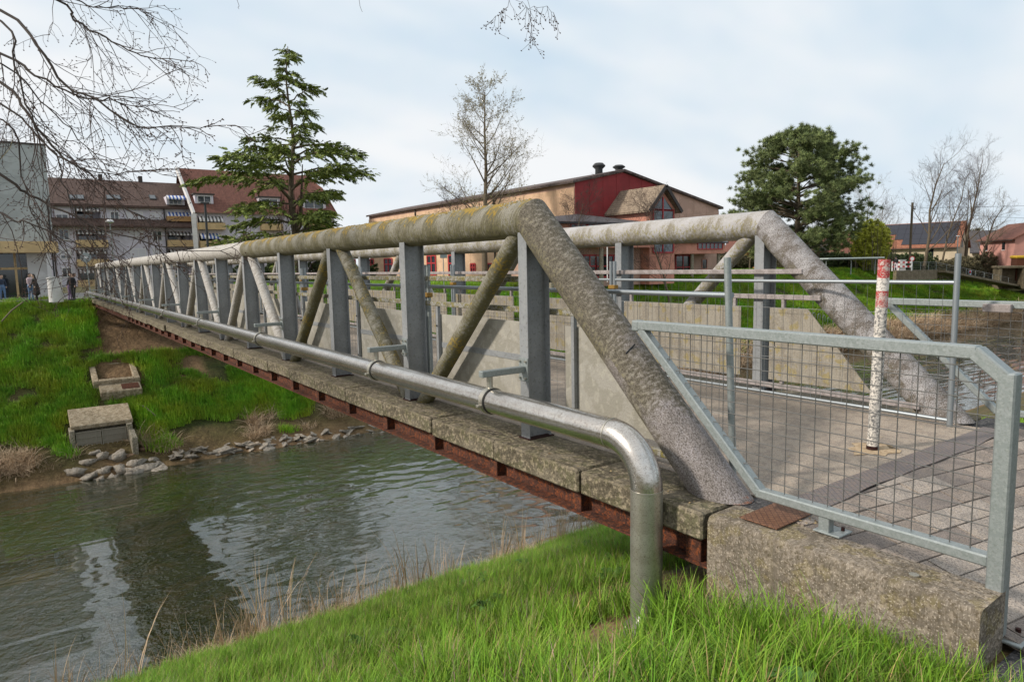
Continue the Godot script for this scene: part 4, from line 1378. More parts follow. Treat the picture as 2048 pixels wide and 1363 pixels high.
func build_trees() -> void:
	build_cedar()
	build_pine()
	# slender bare tree in front of the hall, just budding
	rng.seed = 81
	var p := at(970, 545, 70); p.y = 0.0
	var h := at(962, 172, 70).y
	var o := {"levels": 4, "kids": [34, 8, 5, 4], "spread": [0.95, 0.7, 0.7, 0.7], "ratio": [0.30, 0.42, 0.48, 0.55], "first": 0.22, "lift": 0.10, "wobble": 0.07, "taper": 0.12, "thin": 0.4, "min_r": 0.009, "fine_r": 0.035, "twigs": M.twig_pale,
		"crown": func(t: float) -> float: return (0.75 + 0.5 * sin(t * PI)) * lerpf(1.0, 0.5, t)}
	var t := bare_tree(p, h, 0.34, o, "tall slender bare tree with fine budding twigs before the school hall", "tree", "", M.bark, "bare_tree")
	# bursting buds
	var bud := needle_ball(7, 0.12, 0.03, Color(0.26, 0.23, 0.12), Color(0.4, 0.36, 0.2), 9)
	var ts := []
	var crown: MeshInstance3D = t.get_node("crown")
	var vs: PackedVector3Array = crown.mesh.surface_get_arrays(0)[Mesh.ARRAY_VERTEX]
	for k in 2600: ts.append(Transform3D(Basis.IDENTITY.scaled(Vector3.ONE * rng.randf_range(0.5, 1.0)), vs[rng.randi() % vs.size()] + Vector3(rng.randfn(0, 0.05), rng.randfn(0, 0.05), rng.randfn(0, 0.05))))
	multi("buds", bud, M.leaf, ts, [], t)
	var mid := {"levels": 4, "kids": [16, 7, 5, 4], "spread": [0.75, 0.65, 0.65, 0.7], "ratio": [0.5, 0.45, 0.5, 0.6], "first": 0.25, "lift": 0.09, "wobble": 0.1, "taper": 0.15, "thin": 0.42, "min_r": 0.009, "fine_r": 0.04, "twigs": M.twig, "crown": func(t: float) -> float: return lerpf(1.0, 0.4, t)}
	var list := [[922, 545, 66, 372, "small bare tree with yellowish twigs before the hall's long side", 0.16], [1152, 548, 62, 362, "thin bare young tree in front of the porch corner", 0.12], [1340, 556, 66, 362, "bare young tree growing before the hall's glazed stair tower", 0.13],
		[1842, 545, 105, 318, "big bare tree behind the wooden utility pole", 0.3], [1888, 548, 112, 352, "slim bare tree between two bigger bare trees before the solar roof", 0.2], [1928, 540, 118, 332, "tall bare tree by the solar house's plastered end wall", 0.3],
		[1965, 540, 125, 402, "ivy-grown rounded bare tree beside the tall ones", 0.3], [1735, 530, 150, 382, "pointed bare tree behind the red tiled house", 0.25], [1772, 530, 155, 412, "low bare tree behind the solar roof ridge", 0.25],
		[1640, 545, 96, 398, "reddish bare bush-like tree at the pine's foot", 0.16], [1500, 545, 100, 415, "brownish bare tree at the far edge of the pine", 0.16]]
	for q in list:
		rng.seed = int(q[0])
		var b := at(q[0], q[1], q[2]); b.y = ground_y(b.x, b.z)
		mid.dir = Vector3(rng.randf_range(-0.04, 0.04), 1, 0)
		mid.twigs = M.twig if int(q[0]) % 2 == 0 else M.twig_pale
		bare_tree(b, (at(q[0], q[3], q[2]).y - b.y) * (1.0 if q[0] > 1700 else 0.86), q[5], mid, q[4], "tree", "", M.bark)
	# large limbed tree on the far bank, its trunk beside the grey building
	rng.seed = 93
	var big := {"levels": 4, "kids": [9, 8, 7, 5], "spread": [0.95, 0.7, 0.7, 0.8], "ratio": [0.72, 0.55, 0.5, 0.5], "first": 0.2, "lift": 0.09, "wobble": 0.11, "taper": 0.3, "thin": 0.55, "min_r": 0.009, "fine_r": 0.035, "twigs": M.twig_dark}
	var bp := Vector3(-11.5, ground_y(-11.5, -41.0), -41.0)
	bare_tree(bp, 12.5, 0.38, big, "large bare tree with mossy limbs before the grey building", "tree", "", M.limb)

# ---------------------------------------------------------------- overhanging branches of a tree beside the standpoint
func build_overhang() -> void:
	rng.seed = 101
	var t := thing("overhanging_tree", "bare birch-like tree with long drooping twigs reaching over the water", "tree")
	var wood := MB.new(); var fine := MB.new(); var buds := []
	var D := 9.0
	var root := at(-620, 700, D)
	root.y = ground_y(root.x, root.z) - 0.3
	var trunk_top := at(-560, -700, D)
	wood.tube([root, root.lerp(trunk_top, 0.5) + Vector3(0.1, 0, 0), trunk_top], [0.2, 0.15, 0.05], 10, false)
	# main drooping branches, followed in the photograph, 8 to 10 m away
	var limbs := [
		[[-560, -150], [-250, -80], [0, 20], [75, 90], [130, 170], [200, 205], [260, 250], [330, 255], [385, 256], [425, 254]],
		[[-560, -260], [-200, -120], [105, -5], [150, 38], [210, 75], [270, 105], [320, 118], [388, 121]],
		[[-560, -20], [-250, 40], [0, 165], [50, 220], [100, 290], [150, 330], [200, 365], [240, 410], [290, 440], [320, 480]],
		[[-560, 0], [-250, 10], [0, 105], [70, 150], [150, 190], [215, 200], [260, 210], [310, 225]],
		[[-560, 120], [-260, 160], [0, 350], [60, 390], [120, 420], [180, 450], [240, 470], [330, 492], [420, 503], [490, 485]],
		[[-560, -400], [-100, -250], [100, -60], [160, 5], [210, 15], [260, 14], [295, 30]],
		[[-560, 60], [-260, 90], [0, 205], [60, 260], [110, 310], [130, 380], [160, 440], [200, 500], [230, 560]],
		[[-560, 160], [-260, 200], [0, 240], [40, 330], [60, 410], [85, 470], [100, 540]],
		[[-560, -80], [-260, -60], [0, 40], [30, 130], [60, 230], [100, 300], [170, 340], [230, 345], [320, 340]],
		[[-560, 30], [-200, 60], [0, 130], [80, 200], [140, 260], [200, 320], [260, 342]],
		[[-560, 220], [-260, 300], [0, 430], [50, 440], [110, 470], [180, 500], [250, 510]],
	]
	var li := 0
	for L in limbs:
		var dep := D + rng.randf_range(-0.7, 0.9)
		var pts := []
		for k in L.size():
			var dd := lerpf(D, dep, minf(1.0, k / 3.0))
			pts.append(at(L[k][0], L[k][1], dd))
		pts[0] = root.lerp(trunk_top, clampf((pts[0].y - root.y) / (trunk_top.y - root.y), 0.3, 0.95))
		pts = smooth(pts)
		var rad := []
		for k in pts.size(): rad.append(lerpf(0.028 if li < 5 else 0.02, 0.0036, pow(float(k) / (pts.size() - 1), 0.7)))
		wood.tube(pts, rad, 6, false)
		for k in range(int(pts.size() * 0.3), pts.size() - 1):
			var n := 1 if rng.randf() < 0.72 else 0
			for u in n:
				var along: Vector3 = (pts[k + 1] - pts[k]).normalized()
				var side := along.cross(Vector3(rng.randfn(0, 1), rng.randfn(0, 1), rng.randfn(0, 1))).normalized()
				var nd := (along * 0.7 + side * 0.55 + Vector3.DOWN * 0.28).normalized()
				twiglet(fine, buds, pts[k], nd, rng.randf_range(0.35, 1.25) * (1.0 if k < pts.size() * 0.7 else 0.6), 0.0062, 0)
		li += 1
	# sprays hanging in from a higher limb
	var high := [at(-300, -620, D), at(300, -520, D - 1.0), at(800, -380, D - 1.6), at(1100, -300, D - 1.8)]
	wood.tube(smooth(high), [0.05, 0.035, 0.02, 0.015], 6, false)
	wood.tube([trunk_top, high[0]], [0.06, 0.05], 6, false)
	for q in [[[1040, -310], [1030, -150], [1020, -20], [1045, 5], [1060, 18], [1095, 15], [1115, 44]], [[1000, -320], [1010, -120], [1018, 0], [1000, 25], [985, 42]], [[1045, -310], [1050, -60], [1060, 20], [1062, 50], [1066, 80]], [[700, -400], [716, -120], [714, -10], [724, 26]], [[450, -470], [462, -150], [468, -20], [480, 22]], [[520, -450], [530, -150], [540, -8]]]:
		var pts := []
		for k in q.size(): pts.append(at(q[k][0], q[k][1], D - 1.2))
		pts = smooth(pts)
		fine.tube(pts, [0.007, 0.0065, 0.006, 0.005, 0.0045, 0.004, 0.003, 0.003, 0.0025], 4, false)
		for k in range(pts.size() / 2, pts.size()):
			if q[0][0] > 900: twiglet(fine, buds, pts[k], Vector3(rng.randfn(0, 0.6), -0.8, rng.randfn(0, 0.6)).normalized(), rng.randf_range(0.08, 0.25), 0.003, 1)
	part("trunk", wood, M.twig_dark, t)
	part("twigs", fine, M.twig, t)
	var bud := needle_ball(10, 0.016, 0.006, Color(0.09, 0.04, 0.03), Color(0.16, 0.08, 0.05), 31)
	var ts := []
	for b in buds: ts.append(Transform3D(Basis.IDENTITY, b))
	multi("buds", bud, M.leaf, ts, [], t)

func smooth(pts: Array) -> Array:
	var c := Curve3D.new()
	for k in pts.size():
		var a: Vector3 = pts[maxi(k - 1, 0)]; var b: Vector3 = pts[mini(k + 1, pts.size() - 1)]
		var d := (b - a) / 6.0
		c.add_point(pts[k], -d, d)
	var out := []
	var n := (pts.size() - 1) * 4
	for k in n + 1:
		var j := 0.012
		out.append(c.sample(mini(k / 4, pts.size() - 2), float(k % 4) / 4.0 if k < n else 1.0) + Vector3(rng.randfn(0, j), rng.randfn(0, j), rng.randfn(0, j)))
	return out

func twiglet(m: MB, buds: Array, p: Vector3, d: Vector3, l: float, r: float, level: int) -> void:
	var pts := [p]; var q := p; var dir := d
	var n := 5
	for k in n:
		dir = (dir + Vector3(rng.randfn(0, 0.14), rng.randfn(0, 0.14) - 0.05, rng.randfn(0, 0.14))).normalized()
		q += dir * l / n
		pts.append(q)
	m.tube(pts, [r, r * 0.85, r * 0.75, r * 0.65, r * 0.55, r * 0.45], 4, false)
	buds.append(pts[-1])
	if level >= 2: return
	for k in range(1, n + 1):
		if rng.randf() < 0.55:
			var side := dir.cross(Vector3(rng.randfn(0, 1), rng.randfn(0, 1), rng.randfn(0, 1))).normalized()
			twiglet(m, buds, pts[k], (dir * 0.65 + side * 0.7).normalized(), l * rng.randf_range(0.25, 0.55), r * 0.68, level + 1)

# ---------------------------------------------------------------- buildings and furniture beyond the river
# a photo rectangle read on the wall plane z = zp: [x0, y0, x1, y1] in metres
func rz(a: float, b: float, c: float, d: float, zp: float) -> Array:
	var x0 := on_z(a, (b + d) / 2, zp).x; var x1 := on_z(c, (b + d) / 2, zp).x
	var y1 := on_z((a + c) / 2, b, zp).y; var y0 := on_z((a + c) / 2, d, zp).y
	return [x0, y0, x1, y1]
func window(parent: Node, r: Array, zp: float, frame: Material, shutter := 0.0, cols := 1, rows := 1, fw := 0.09) -> void:
	var w := part("window", bx(r[0], r[1], zp - 0.05, r[2], r[3], zp + 0.03), M.glass, parent)
	var f := MB.new()
	f.box(r[0] - fw, r[1] - fw, zp, r[0], r[3] + fw, zp + 0.09); f.box(r[2], r[1] - fw, zp, r[2] + fw, r[3] + fw, zp + 0.09)
	f.box(r[0], r[1] - fw, zp, r[2], r[1], zp + 0.09); f.box(r[0], r[3], zp, r[2], r[3] + fw, zp + 0.09)
	for k in range(1, cols):
		var x := lerpf(r[0], r[2], float(k) / cols); f.box(x - fw * 0.4, r[1], zp + 0.031, x + fw * 0.4, r[3], zp + 0.08)
	for k in range(1, rows):
		var y := lerpf(r[1], r[3], float(k) / rows); f.box(r[0], y - fw * 0.4, zp + 0.031, r[2], y + fw * 0.4, zp + 0.078)
	part("frame", f, frame, w)
	if shutter > 0.0:
		part("roller_shutter", bx(r[0], lerpf(r[3], r[1], shutter), zp + 0.032, r[2], r[3], zp + 0.06), M.shutter, w)
func awning(parent: Node, r: Array, zp: float, mat_a: Material, mat_b: Material) -> void:
	var a := MB.new(); var b := MB.new()
	var n := maxi(6, int((r[2] - r[0]) / 0.22))
	for k in n:
		var m := a if k % 2 == 0 else b
		var x0 := lerpf(r[0], r[2], float(k) / n); var x1 := lerpf(r[0], r[2], float(k + 1) / n)
		m.quad(Vector3(x0, r[3], zp), Vector3(x1, r[3], zp), Vector3(x1, r[1], zp + 0.7), Vector3(x0, r[1], zp + 0.7))
		m.quad(Vector3(x0, r[1], zp + 0.7), Vector3(x1, r[1], zp + 0.7), Vector3(x1, r[1] - 0.2, zp + 0.7), Vector3(x0, r[1] - 0.2, zp + 0.7))
	var o := part("awning", a, mat_a, parent)
	part("stripes", b, mat_b, o)

func holed_wall(parent: Node, x0: float, x1: float, y0: float, y1: float, zp: float, deep: float, holes: Array) -> void:
	# a wall block with real loggias cut 1.8 m into it
	var w := CSGBox3D.new(); w.name = "wall"
	w.size = Vector3(x1 - x0, y1 - y0, deep); w.position = Vector3((x0 + x1) / 2, (y0 + y1) / 2, zp - deep / 2)
	w.material = M.lilac
	for q in holes:
		var b := rz(q[0], q[1], q[2], q[3], zp)
		var c := CSGBox3D.new(); c.name = "opening"; c.operation = CSGShape3D.OPERATION_SUBTRACTION
		c.size = Vector3(b[2] - b[0], b[3] - b[1], 3.6)
		c.position = Vector3((b[0] + b[2]) / 2, (b[1] + b[3]) / 2, zp) - w.position
		c.material = M.lilac
		w.add_child(c, true)
	parent.add_child(w, true)

func build_flats() -> void:
	var zp := -100.0
	var f := thing("apartment_block", "pale lilac apartment block with brown tiled roofs and beige balconies", "building")
	var x0 := -3.0; var x1 := on_z(392, 440, zp).x
	var ye := on_z(220, 411, zp).y
	var loggias := [[149, 415, 200, 436], [151, 460, 211, 481], [153, 499, 214, 519], [155, 537, 214, 560], [334, 463, 389, 481], [336, 498, 389, 516]]
	holed_wall(f, x0, x1, -0.5, ye, zp, 12.0, loggias)
	# main roof slope from the eaves to the ridge
	var yr := on_z(240, 361, zp - 5.5).y
	var rm := MB.new()
	rm.prism(PackedVector2Array([Vector2(0.7, ye - 0.25), Vector2(0.7, ye + 0.05), Vector2(-5.5, yr), Vector2(-12.5, ye), Vector2(-12.5, ye - 0.25)]), Transform3D(Basis(Vector3(0, 0, 1), Vector3.UP, Vector3(-1, 0, 0)), Vector3(x0 - 0.4, 0, zp)), x1 - x0 + 0.6)
	var roof := part("roof", rm, M.brown_tile, f)
	for q in [[200, 355], [280, 358]]:
		var p := on_z(q[0], q[1], zp - 5.5)
		part("chimney", bx(p.x - 0.25, yr - 0.3, zp - 5.8, p.x + 0.25, yr + 0.75, zp - 5.3), M.gutter, roof)
	# roof windows lie on the slope
	var sl := Vector3(0, yr - ye, -6.2).normalized()
	var nrm := Vector3(0, 6.2, yr - ye).normalized()
	for q in [[140, 151], [155, 166], [213, 225], [228, 239], [298, 311]]:
		var ray_d := ray((q[0] + q[1]) / 2.0, 395.0)
		var p0 := Vector3(0, ye + 0.05, zp + 0.7)
		var hit := eye + ray_d * ((p0 - eye).dot(nrm) / ray_d.dot(nrm))
		var t := Transform3D(Basis(Vector3.RIGHT, nrm, Vector3.RIGHT.cross(nrm)), hit)
		var m := MB.new(); m.box(-0.42, 0, -0.6, 0.42, 0.12, 0.6, 0.0, t)
		var w := part("roof_window", m, M.dark, f)
		var gm := MB.new(); gm.box(-0.33, 0.121, -0.5, 0.33, 0.14, 0.5, 0.0, t)
		part("pane", gm, M.sky_glass, w)
	# skirt roof over the second floor
	var r := rz(100, 437, 390, 453, zp)
	var sk := MB.new()
	sk.prism(PackedVector2Array([Vector2(0, r[3]), Vector2(1.5, r[1] + 0.1), Vector2(1.5, r[1] - 0.12), Vector2(0, r[1] - 0.1)]), Transform3D(Basis(Vector3(0, 0, 1), Vector3.UP, Vector3(-1, 0, 0)), Vector3(x0 - 0.2, 0, zp + 0.01)), x1 - x0 + 0.5)
	part("skirt_roof", sk, M.brown_tile, f)
	# balconies: dark recess, parapet, awning
	for q in loggias:
		var b := rz(q[0], q[1], q[2], q[3], zp)
		awning(f, [b[0] + 0.2, b[3] - 0.35, b[2] - 0.2, b[3]], zp + 0.03, M.white_frame, M.awning_grey)
		var bm := bx(b[0] - 0.1, b[1] - 0.85, zp + 0.02, b[2] + 0.1, b[1] + 0.05, zp + 1.1)
		if q[1] > 430: part("balcony", bm, M.beige, f)
		window(f, [lerpf(b[0], b[2], 0.12), b[1], lerpf(b[0], b[2], 0.7), b[3] - 0.2], zp - 1.78, M.dim_frame, 0.0, 2)
	var bl := rz(332, 424, 382, 432, zp)
	awning(f, bl, zp + 0.05, M.white_frame, M.awning_blue)
	var wd := rz(332, 433, 383, 443, zp)
	part("wooden_parapet", bx(wd[0], wd[1], zp, wd[2], wd[3], zp + 0.9), M.wood, f)
	var dm := rz(331, 393, 367, 410, zp)
	part("dormer", bx(dm[0], dm[1], zp - 3.0, dm[2], dm[3], zp + 0.6), M.lilac, f)
	window(f, [lerpf(dm[0], dm[2], 0.15), dm[1] + 0.1, lerpf(dm[0], dm[2], 0.8), dm[3] - 0.45], zp + 0.6, M.dim_frame, 0.0, 3)
	awning(f, [dm[0], dm[3] - 0.3, dm[2], dm[3] + 0.1], zp + 0.65, M.white_frame, M.awning_blue)
	for q in [[112, 421, 134, 436, 0.55], [221, 424, 236, 438, 0.0], [254, 424, 284, 439, 1.0], [302, 426, 319, 440, 1.0], [118, 459, 136, 479, 0.0], [259, 462, 285, 477, 1.0], [306, 463, 322, 480, 0.0], [121, 498, 140, 516, 0.7], [262, 498, 290, 514, 1.0], [307, 498, 322, 516, 0.8], [125, 536, 142, 553, 0.0], [262, 537, 288, 553, 1.0]]:
		window(f, rz(q[0], q[1], q[2], q[3], zp), zp, M.white_frame, q[4], 2)
	for px in [330, 104]:
		part("drain_pipe", tubem([Vector3(on_z(px, 460, zp).x, 0, zp + 0.12), Vector3(on_z(px, 460, zp).x, ye, zp + 0.12)], 0.09, 8), M.gutter, f)
	# second block with a steep red roof
	var g := thing("gabled_apartment_block", "apartment block with a steep red tiled roof half hidden by the cedar", "building")
	zp = -97.0
	x0 = on_z(392, 460, zp).x; x1 = on_z(668, 460, zp).x
	ye = on_z(500, 425, zp).y
	var rooms := [[395, 432, 445, 446], [398, 466, 440, 482], [400, 500, 440, 515], [610, 434, 660, 448], [520, 434, 560, 448]]
	holed_wall(g, x0, x1, -0.5, ye, zp, 14.0, rooms)
	var ridge_y := on_z(430, 340, zp - 6.5).y
	var rx0 := on_z(354, 340, zp - 6.5).x; var rx1 := on_z(612, 356, zp - 6.5).x
	var e0 := x0 - 0.2; var e1 := x1 + 0.6
	var km := MB.new()
	var kx := on_z(645, 376, zp - 3.5).x; var ky := on_z(645, 376, zp - 3.5).y
	km.quad(Vector3(rx0, ridge_y, zp - 6.5), Vector3(rx1, ridge_y, zp - 6.5), Vector3(e1, ye - 0.2, zp + 0.7), Vector3(e0, ye - 0.2, zp + 0.7))
	km.tri(Vector3(rx1, ridge_y, zp - 6.5), Vector3(kx, ky, zp - 3.5), Vector3(e1, ye - 0.2, zp + 0.7))
	km.tri(Vector3(rx1, ridge_y, zp - 6.5), Vector3(e1, ye - 0.2, zp - 14.0), Vector3(kx, ky, zp - 3.5))
	km.tri(Vector3(kx, ky, zp - 3.5), Vector3(e1, ye - 0.2, zp - 14.0), Vector3(e1, ye - 0.2, zp + 0.7))
	km.quad(Vector3(rx1, ridge_y, zp - 6.5), Vector3(rx0, ridge_y, zp - 6.5), Vector3(e0, ye - 0.2, zp - 14.5), Vector3(e1, ye - 0.2, zp - 14.5))
	part("roof", km, M.red_tile, g)
	# white verge wall along the slanted edge
	part("verge_wall", br(Vector3(rx0 - 0.1, ridge_y - 0.1, zp - 6.3), Vector3(e0 - 0.1, ye - 0.4, zp + 0.7), 0.3, 0.6), M.white_wall, g)
	part("verge_wall", br(Vector3(e0 - 0.1, ye - 0.4, zp + 0.7), Vector3(e0 + 0.1, -0.2, zp + 0.3), 0.6, 0.6), M.white_wall, g)
	for q in rooms:
		var b := rz(q[0], q[1], q[2], q[3], zp)
		window(g, [lerpf(b[0], b[2], 0.15), b[1], lerpf(b[0], b[2], 0.75), b[3] - 0.2], zp - 1.78, M.dim_frame, 0.0, 2)
		awning(g, [b[0] + 0.1, b[3] - 0.6, b[2] - 0.1, b[3]], zp + 0.03, M.white_frame, M.awning_blue if q[0] == 398 else M.awning_grey)
		part("balcony", bx(b[0] - 0.1, b[1] - 0.9, zp + 0.02, b[2] + 0.1, b[1], zp + 1.0), M.beige, g)
	for q in [[458, 474, 478, 486, 1.0], [487, 471, 508, 479, 0.4], [488, 500, 510, 514, 0.5], [560, 470, 580, 486, 0.3]]:
		window(g, rz(q[0], q[1], q[2], q[3], zp), zp, M.white_frame, q[4], 2)
	for q in [[391, 388, 428, 406], [520, 394, 562, 412], [606, 398, 654, 418]]:
		var b := rz(q[0], q[1], q[2], q[3], zp)
		var d := part("dormer", bx(b[0], b[1], zp - 3.0, b[2], b[3], zp - 0.6), M.lilac, g)
		part("dormer_roof", bx(b[0] - 0.2, b[3], zp - 4.0, b[2] + 0.2, b[3] + 0.15, zp - 0.3), M.gutter, d)
		window(g, [b[0] + 0.4, b[1] + 0.2, b[2] - 0.4, b[3] - 0.25], zp - 0.6, M.white_frame, 0.0, 2)

func build_grey_hall() -> void:
	var zp := -54.0
	var g := thing("grey_building", "windowless grey building with a beige canopy over dark glazing beside the landing of the footbridge", "building")
	var xr := on_z(98, 390, zp).x; var yt := on_z(60, 289, zp).y
	var c := rz(0, 482, 116, 505, zp + 1.2)
	part("upper_wall", bx(-30, c[3] - 0.1, zp - 14, xr, yt, zp), M.grey_wall, g)
	part("roof_edge", bx(-30.05, yt, zp - 14.05, xr + 0.05, yt + 0.12, zp + 0.05), M.gutter, g)
	part("canopy", bx(-30, c[1], zp - 0.5, c[2], c[3], zp + 1.2, 0.02), M.beige, g)
	var wl := rz(56, 505, 96, 598, zp)
	part("lower_wall", bx(wl[0], -0.2, zp - 10, wl[2], c[1], zp), M.white_wall, g)
	part("glazing", bx(-30, 0.0, zp - 0.7, wl[0], c[1], zp - 0.6), M.glass, g)
	for px in [-150, -90, -40, -5, 32]:
		var x := on_z(px, 550, zp - 0.55).x
		part("mullion", bx(x - 0.07, 0, zp - 0.6, x + 0.07, c[1], zp - 0.48), M.beige, g)
	part("transom", bx(-30, 2.05, zp - 0.595, wl[0], 2.2, zp - 0.5), M.beige, g)
	var xc := on_z(99, 550, zp + 0.9).x
	part("column", bx(xc - 0.12, 0, zp + 0.7, xc + 0.12, c[1], zp + 0.95), M.white_wall, g)
	var xd := on_z(107, 540, zp).x
	part("drain_pipe", tubem([Vector3(xd, 0, zp + 0.1), Vector3(xd, c[3] + 3.0, zp + 0.1)], 0.05, 8), M.dark, g)

func build_school() -> void:
	var h := thing("school_hall", "large hall with a red gable, tan panel walls and two roof ventilators", "building")
	var zg := -49.15
	var xc := on_z(1150, 450, zg).x; var xr := on_z(1437, 450, zg).x
	var yl := on_z(1150, 364, zg).y; var yr := on_z(1437, 416, zg).y
	var rg := on_z(1245, 344, zg)
	var zb := on_x(738, 440, xc).z
	var yb := -0.6
	var body := MB.new()
	body.prism(PackedVector2Array([Vector2(xc, yb), Vector2(xr, yb), Vector2(xr, yr), Vector2(rg.x, rg.y), Vector2(xc, yl)]), Transform3D(Basis.IDENTITY, Vector3(0, 0, zg)), absf(zb - zg))
	part("wall", body, M.tan_wall, h)
	var rm := MB.new()
	for s in [[Vector3(xc - 0.5, yl - 0.1, 0), Vector3(rg.x, rg.y + 0.05, 0)], [Vector3(rg.x, rg.y + 0.05, 0), Vector3(xr + 0.5, yr - 0.12, 0)]]:
		var a: Vector3 = s[0]; var b: Vector3 = s[1]
		var up := Vector3(0, 0.26, 0)
		var z0 := zg + 0.35; var z1 := zb
		var q := func(p: Vector3, z: float) -> Vector3: return Vector3(p.x, p.y, z)
		rm.quad(q.call(a + up, z0), q.call(a + up, z1), q.call(b + up, z1), q.call(b + up, z0))
		rm.quad(q.call(a, z0), q.call(a + up, z0), q.call(b + up, z0), q.call(b, z0))
		rm.quad(q.call(a, z1), q.call(a + up, z1), q.call(a + up, z0), q.call(a, z0))
		rm.quad(q.call(b + up, z0), q.call(b + up, z1), q.call(b, z1), q.call(b, z0))
		rm.quad(q.call(a, z0), q.call(b, z0), q.call(b, z1), q.call(a, z1))
	part("roof", rm, M.dark_roof, h)
	# red cladding on the gable
	var xm := on_z(1330, 420, zg).x
	var roof_at := func(x: float) -> float: return lerpf(yl, rg.y, (x - xc) / (rg.x - xc)) if x < rg.x else lerpf(rg.y, yr, (x - rg.x) / (xr - rg.x))
	var n := 7
	for k in n:
		var x0 := lerpf(xc, xm, float(k) / n) + 0.02; var x1 := lerpf(xc, xm, float(k + 1) / n) - 0.02
		var m := MB.new()
		var poly := PackedVector2Array([Vector2(x0, 4.2), Vector2(x1, 4.2), Vector2(x1, roof_at.call(x1) - 0.05)])
		if x0 < rg.x and x1 > rg.x: poly.append(Vector2(rg.x, rg.y - 0.05))
		poly.append(Vector2(x0, roof_at.call(x0) - 0.05))
		m.prism(poly, Transform3D(Basis.IDENTITY, Vector3(0, 0, zg + 0.09)), 0.08)
		part("red_cladding", m, M.red_wall, h)
	for k in 4:
		var x0 := lerpf(xm, xr, float(k) / 4) + 0.02; var x1 := lerpf(xm, xr, float(k + 1) / 4) - 0.02
		var m := MB.new()
		m.prism(PackedVector2Array([Vector2(x0, 0), Vector2(x1, 0), Vector2(x1, roof_at.call(x1) - 0.35), Vector2(x0, roof_at.call(x0) - 0.35)]), Transform3D(Basis.IDENTITY, Vector3(0, 0, zg + 0.07)), 0.06)
		part("wall_panel", m, M.tan_wall, h)
	# panels of the long side
	var z := zg - 0.03
	var k2 := 0
	while z > zb + 1.5:
		var z1 := maxf(z - 2.9, zb)
		part("wall_panel", bx(xc - 0.09, 4.6, z1 + 0.02, xc - 0.01, yl - 0.55, z - 0.02), M.peach, h)
		part("wall_panel", bx(xc - 0.09, -0.3, z1 + 0.02, xc - 0.01, 4.57, z - 0.02), M.peach, h)
		z = z1
	for px in [831, 989]:
		var p := on_x(px, 420, xc - 0.1)
		part("drain_pipe", tubem([Vector3(xc - 0.2, 0, p.z), Vector3(xc - 0.2, yl, p.z)], 0.1, 8), M.gutter, h)
	# windows with red frames on the long side
	for q in [[736, 518, 748, 546], [769, 517, 785, 546], [855, 511, 872, 550], [898, 510, 915, 552], [942, 527, 951, 546], [967, 527, 985, 560], [1020, 522, 1042, 560], [700, 519, 712, 546], [812, 514, 826, 548]]:
		var a := on_x(q[0], (q[1] + q[3]) / 2, xc - 0.1); var b := on_x(q[2], (q[1] + q[3]) / 2, xc - 0.1)
		var y1 := on_x((q[0] + q[2]) / 2, q[1], xc - 0.1).y; var y0 := on_x((q[0] + q[2]) / 2, q[3], xc - 0.1).y
		var w := part("window", bx(xc - 0.13, y0, minf(a.z, b.z), xc - 0.092, y1, maxf(a.z, b.z)), M.glass, h)
		var f := MB.new()
		var za := minf(a.z, b.z); var zc := maxf(a.z, b.z)
		for zz in [za, lerpf(za, zc, 0.5), zc]: f.box(xc - 0.2, y0, zz - 0.12, xc - 0.131, y1, zz + 0.12)
		for yy in [y0, lerpf(y0, y1, 0.62), y1]: f.box(xc - 0.19, yy - 0.09, za, xc - 0.132, yy + 0.09, zc)
		part("frame", f, M.red_frame, w)
	# ventilators
	for q in [[1198, 326, 350], [1238, 330, 346]]:
		var p := on_z(q[0], q[2], zg - 3.0); var hh := on_z(q[0], q[1], zg - 3.0).y - p.y
		var v := part("roof_ventilator", lathe([Vector2(0.42, -1.5), Vector2(0.42, hh * 0.5), Vector2(0.72, hh * 0.72), Vector2(0.72, hh * 0.8), Vector2(0.45, hh), Vector2(0.0, hh)], 14, p), M.dark, h)
	# stair tower with a glazed gable
	var tx := on_z(1240, 386, zg).x
	var zf := on_x(1325, 374, tx).z
	var ap := on_x(1325, 374, tx)
	var lx := on_z(1300, 415, zf).x; var rx := on_z(1350, 417, zf).x
	var half := (rx - lx) / 2
	lx = tx - half; rx = tx + half
	var ey := on_z(1300, 415, zf).y
	var tw := thing("stair_tower", "orange rendered stair tower with a glazed gable joined to the hall", "building")
	var tm := MB.new()
	tm.prism(PackedVector2Array([Vector2(lx, yb), Vector2(rx, yb), Vector2(rx, ey), Vector2(tx, ap.y - 0.3), Vector2(lx, ey)]), Transform3D(Basis.IDENTITY, Vector3(0, 0, zf)), zf - zg - 0.1)
	part("wall", tm, M.orange_wall, tw)
	var tr := MB.new()
	for s in [-1.0, 1.0]:
		var a := Vector3(tx, ap.y, 0); var b := Vector3(tx + s * (half + 0.55), ey - 0.45, 0)
		for q in [[0.0, 0.18]]:
			var u := Vector3(0, 0.2, 0)
			var f := Vector3(0, 0, zf + 0.5); var g := Vector3(0, 0, zg + 0.1)
			tr.quad(a + u + f, a + u + g, b + u + g, b + u + f); tr.quad(a + f, a + u + f, b + u + f, b + f); tr.quad(a + f, b + f, b + g, a + g)
			tr.quad(b + f, b + u + f, b + u + g, b + g)
	part("roof", tr, M.shingle, tw)
	for s in [-1.0, 1.0]:
		part("barge_board", br(Vector3(tx, ap.y + 0.1, zf + 0.55), Vector3(tx + s * (half + 0.55), ey - 0.35, zf + 0.55), 0.1, 0.35), M.gutter, tw)
	var gl := MB.new()
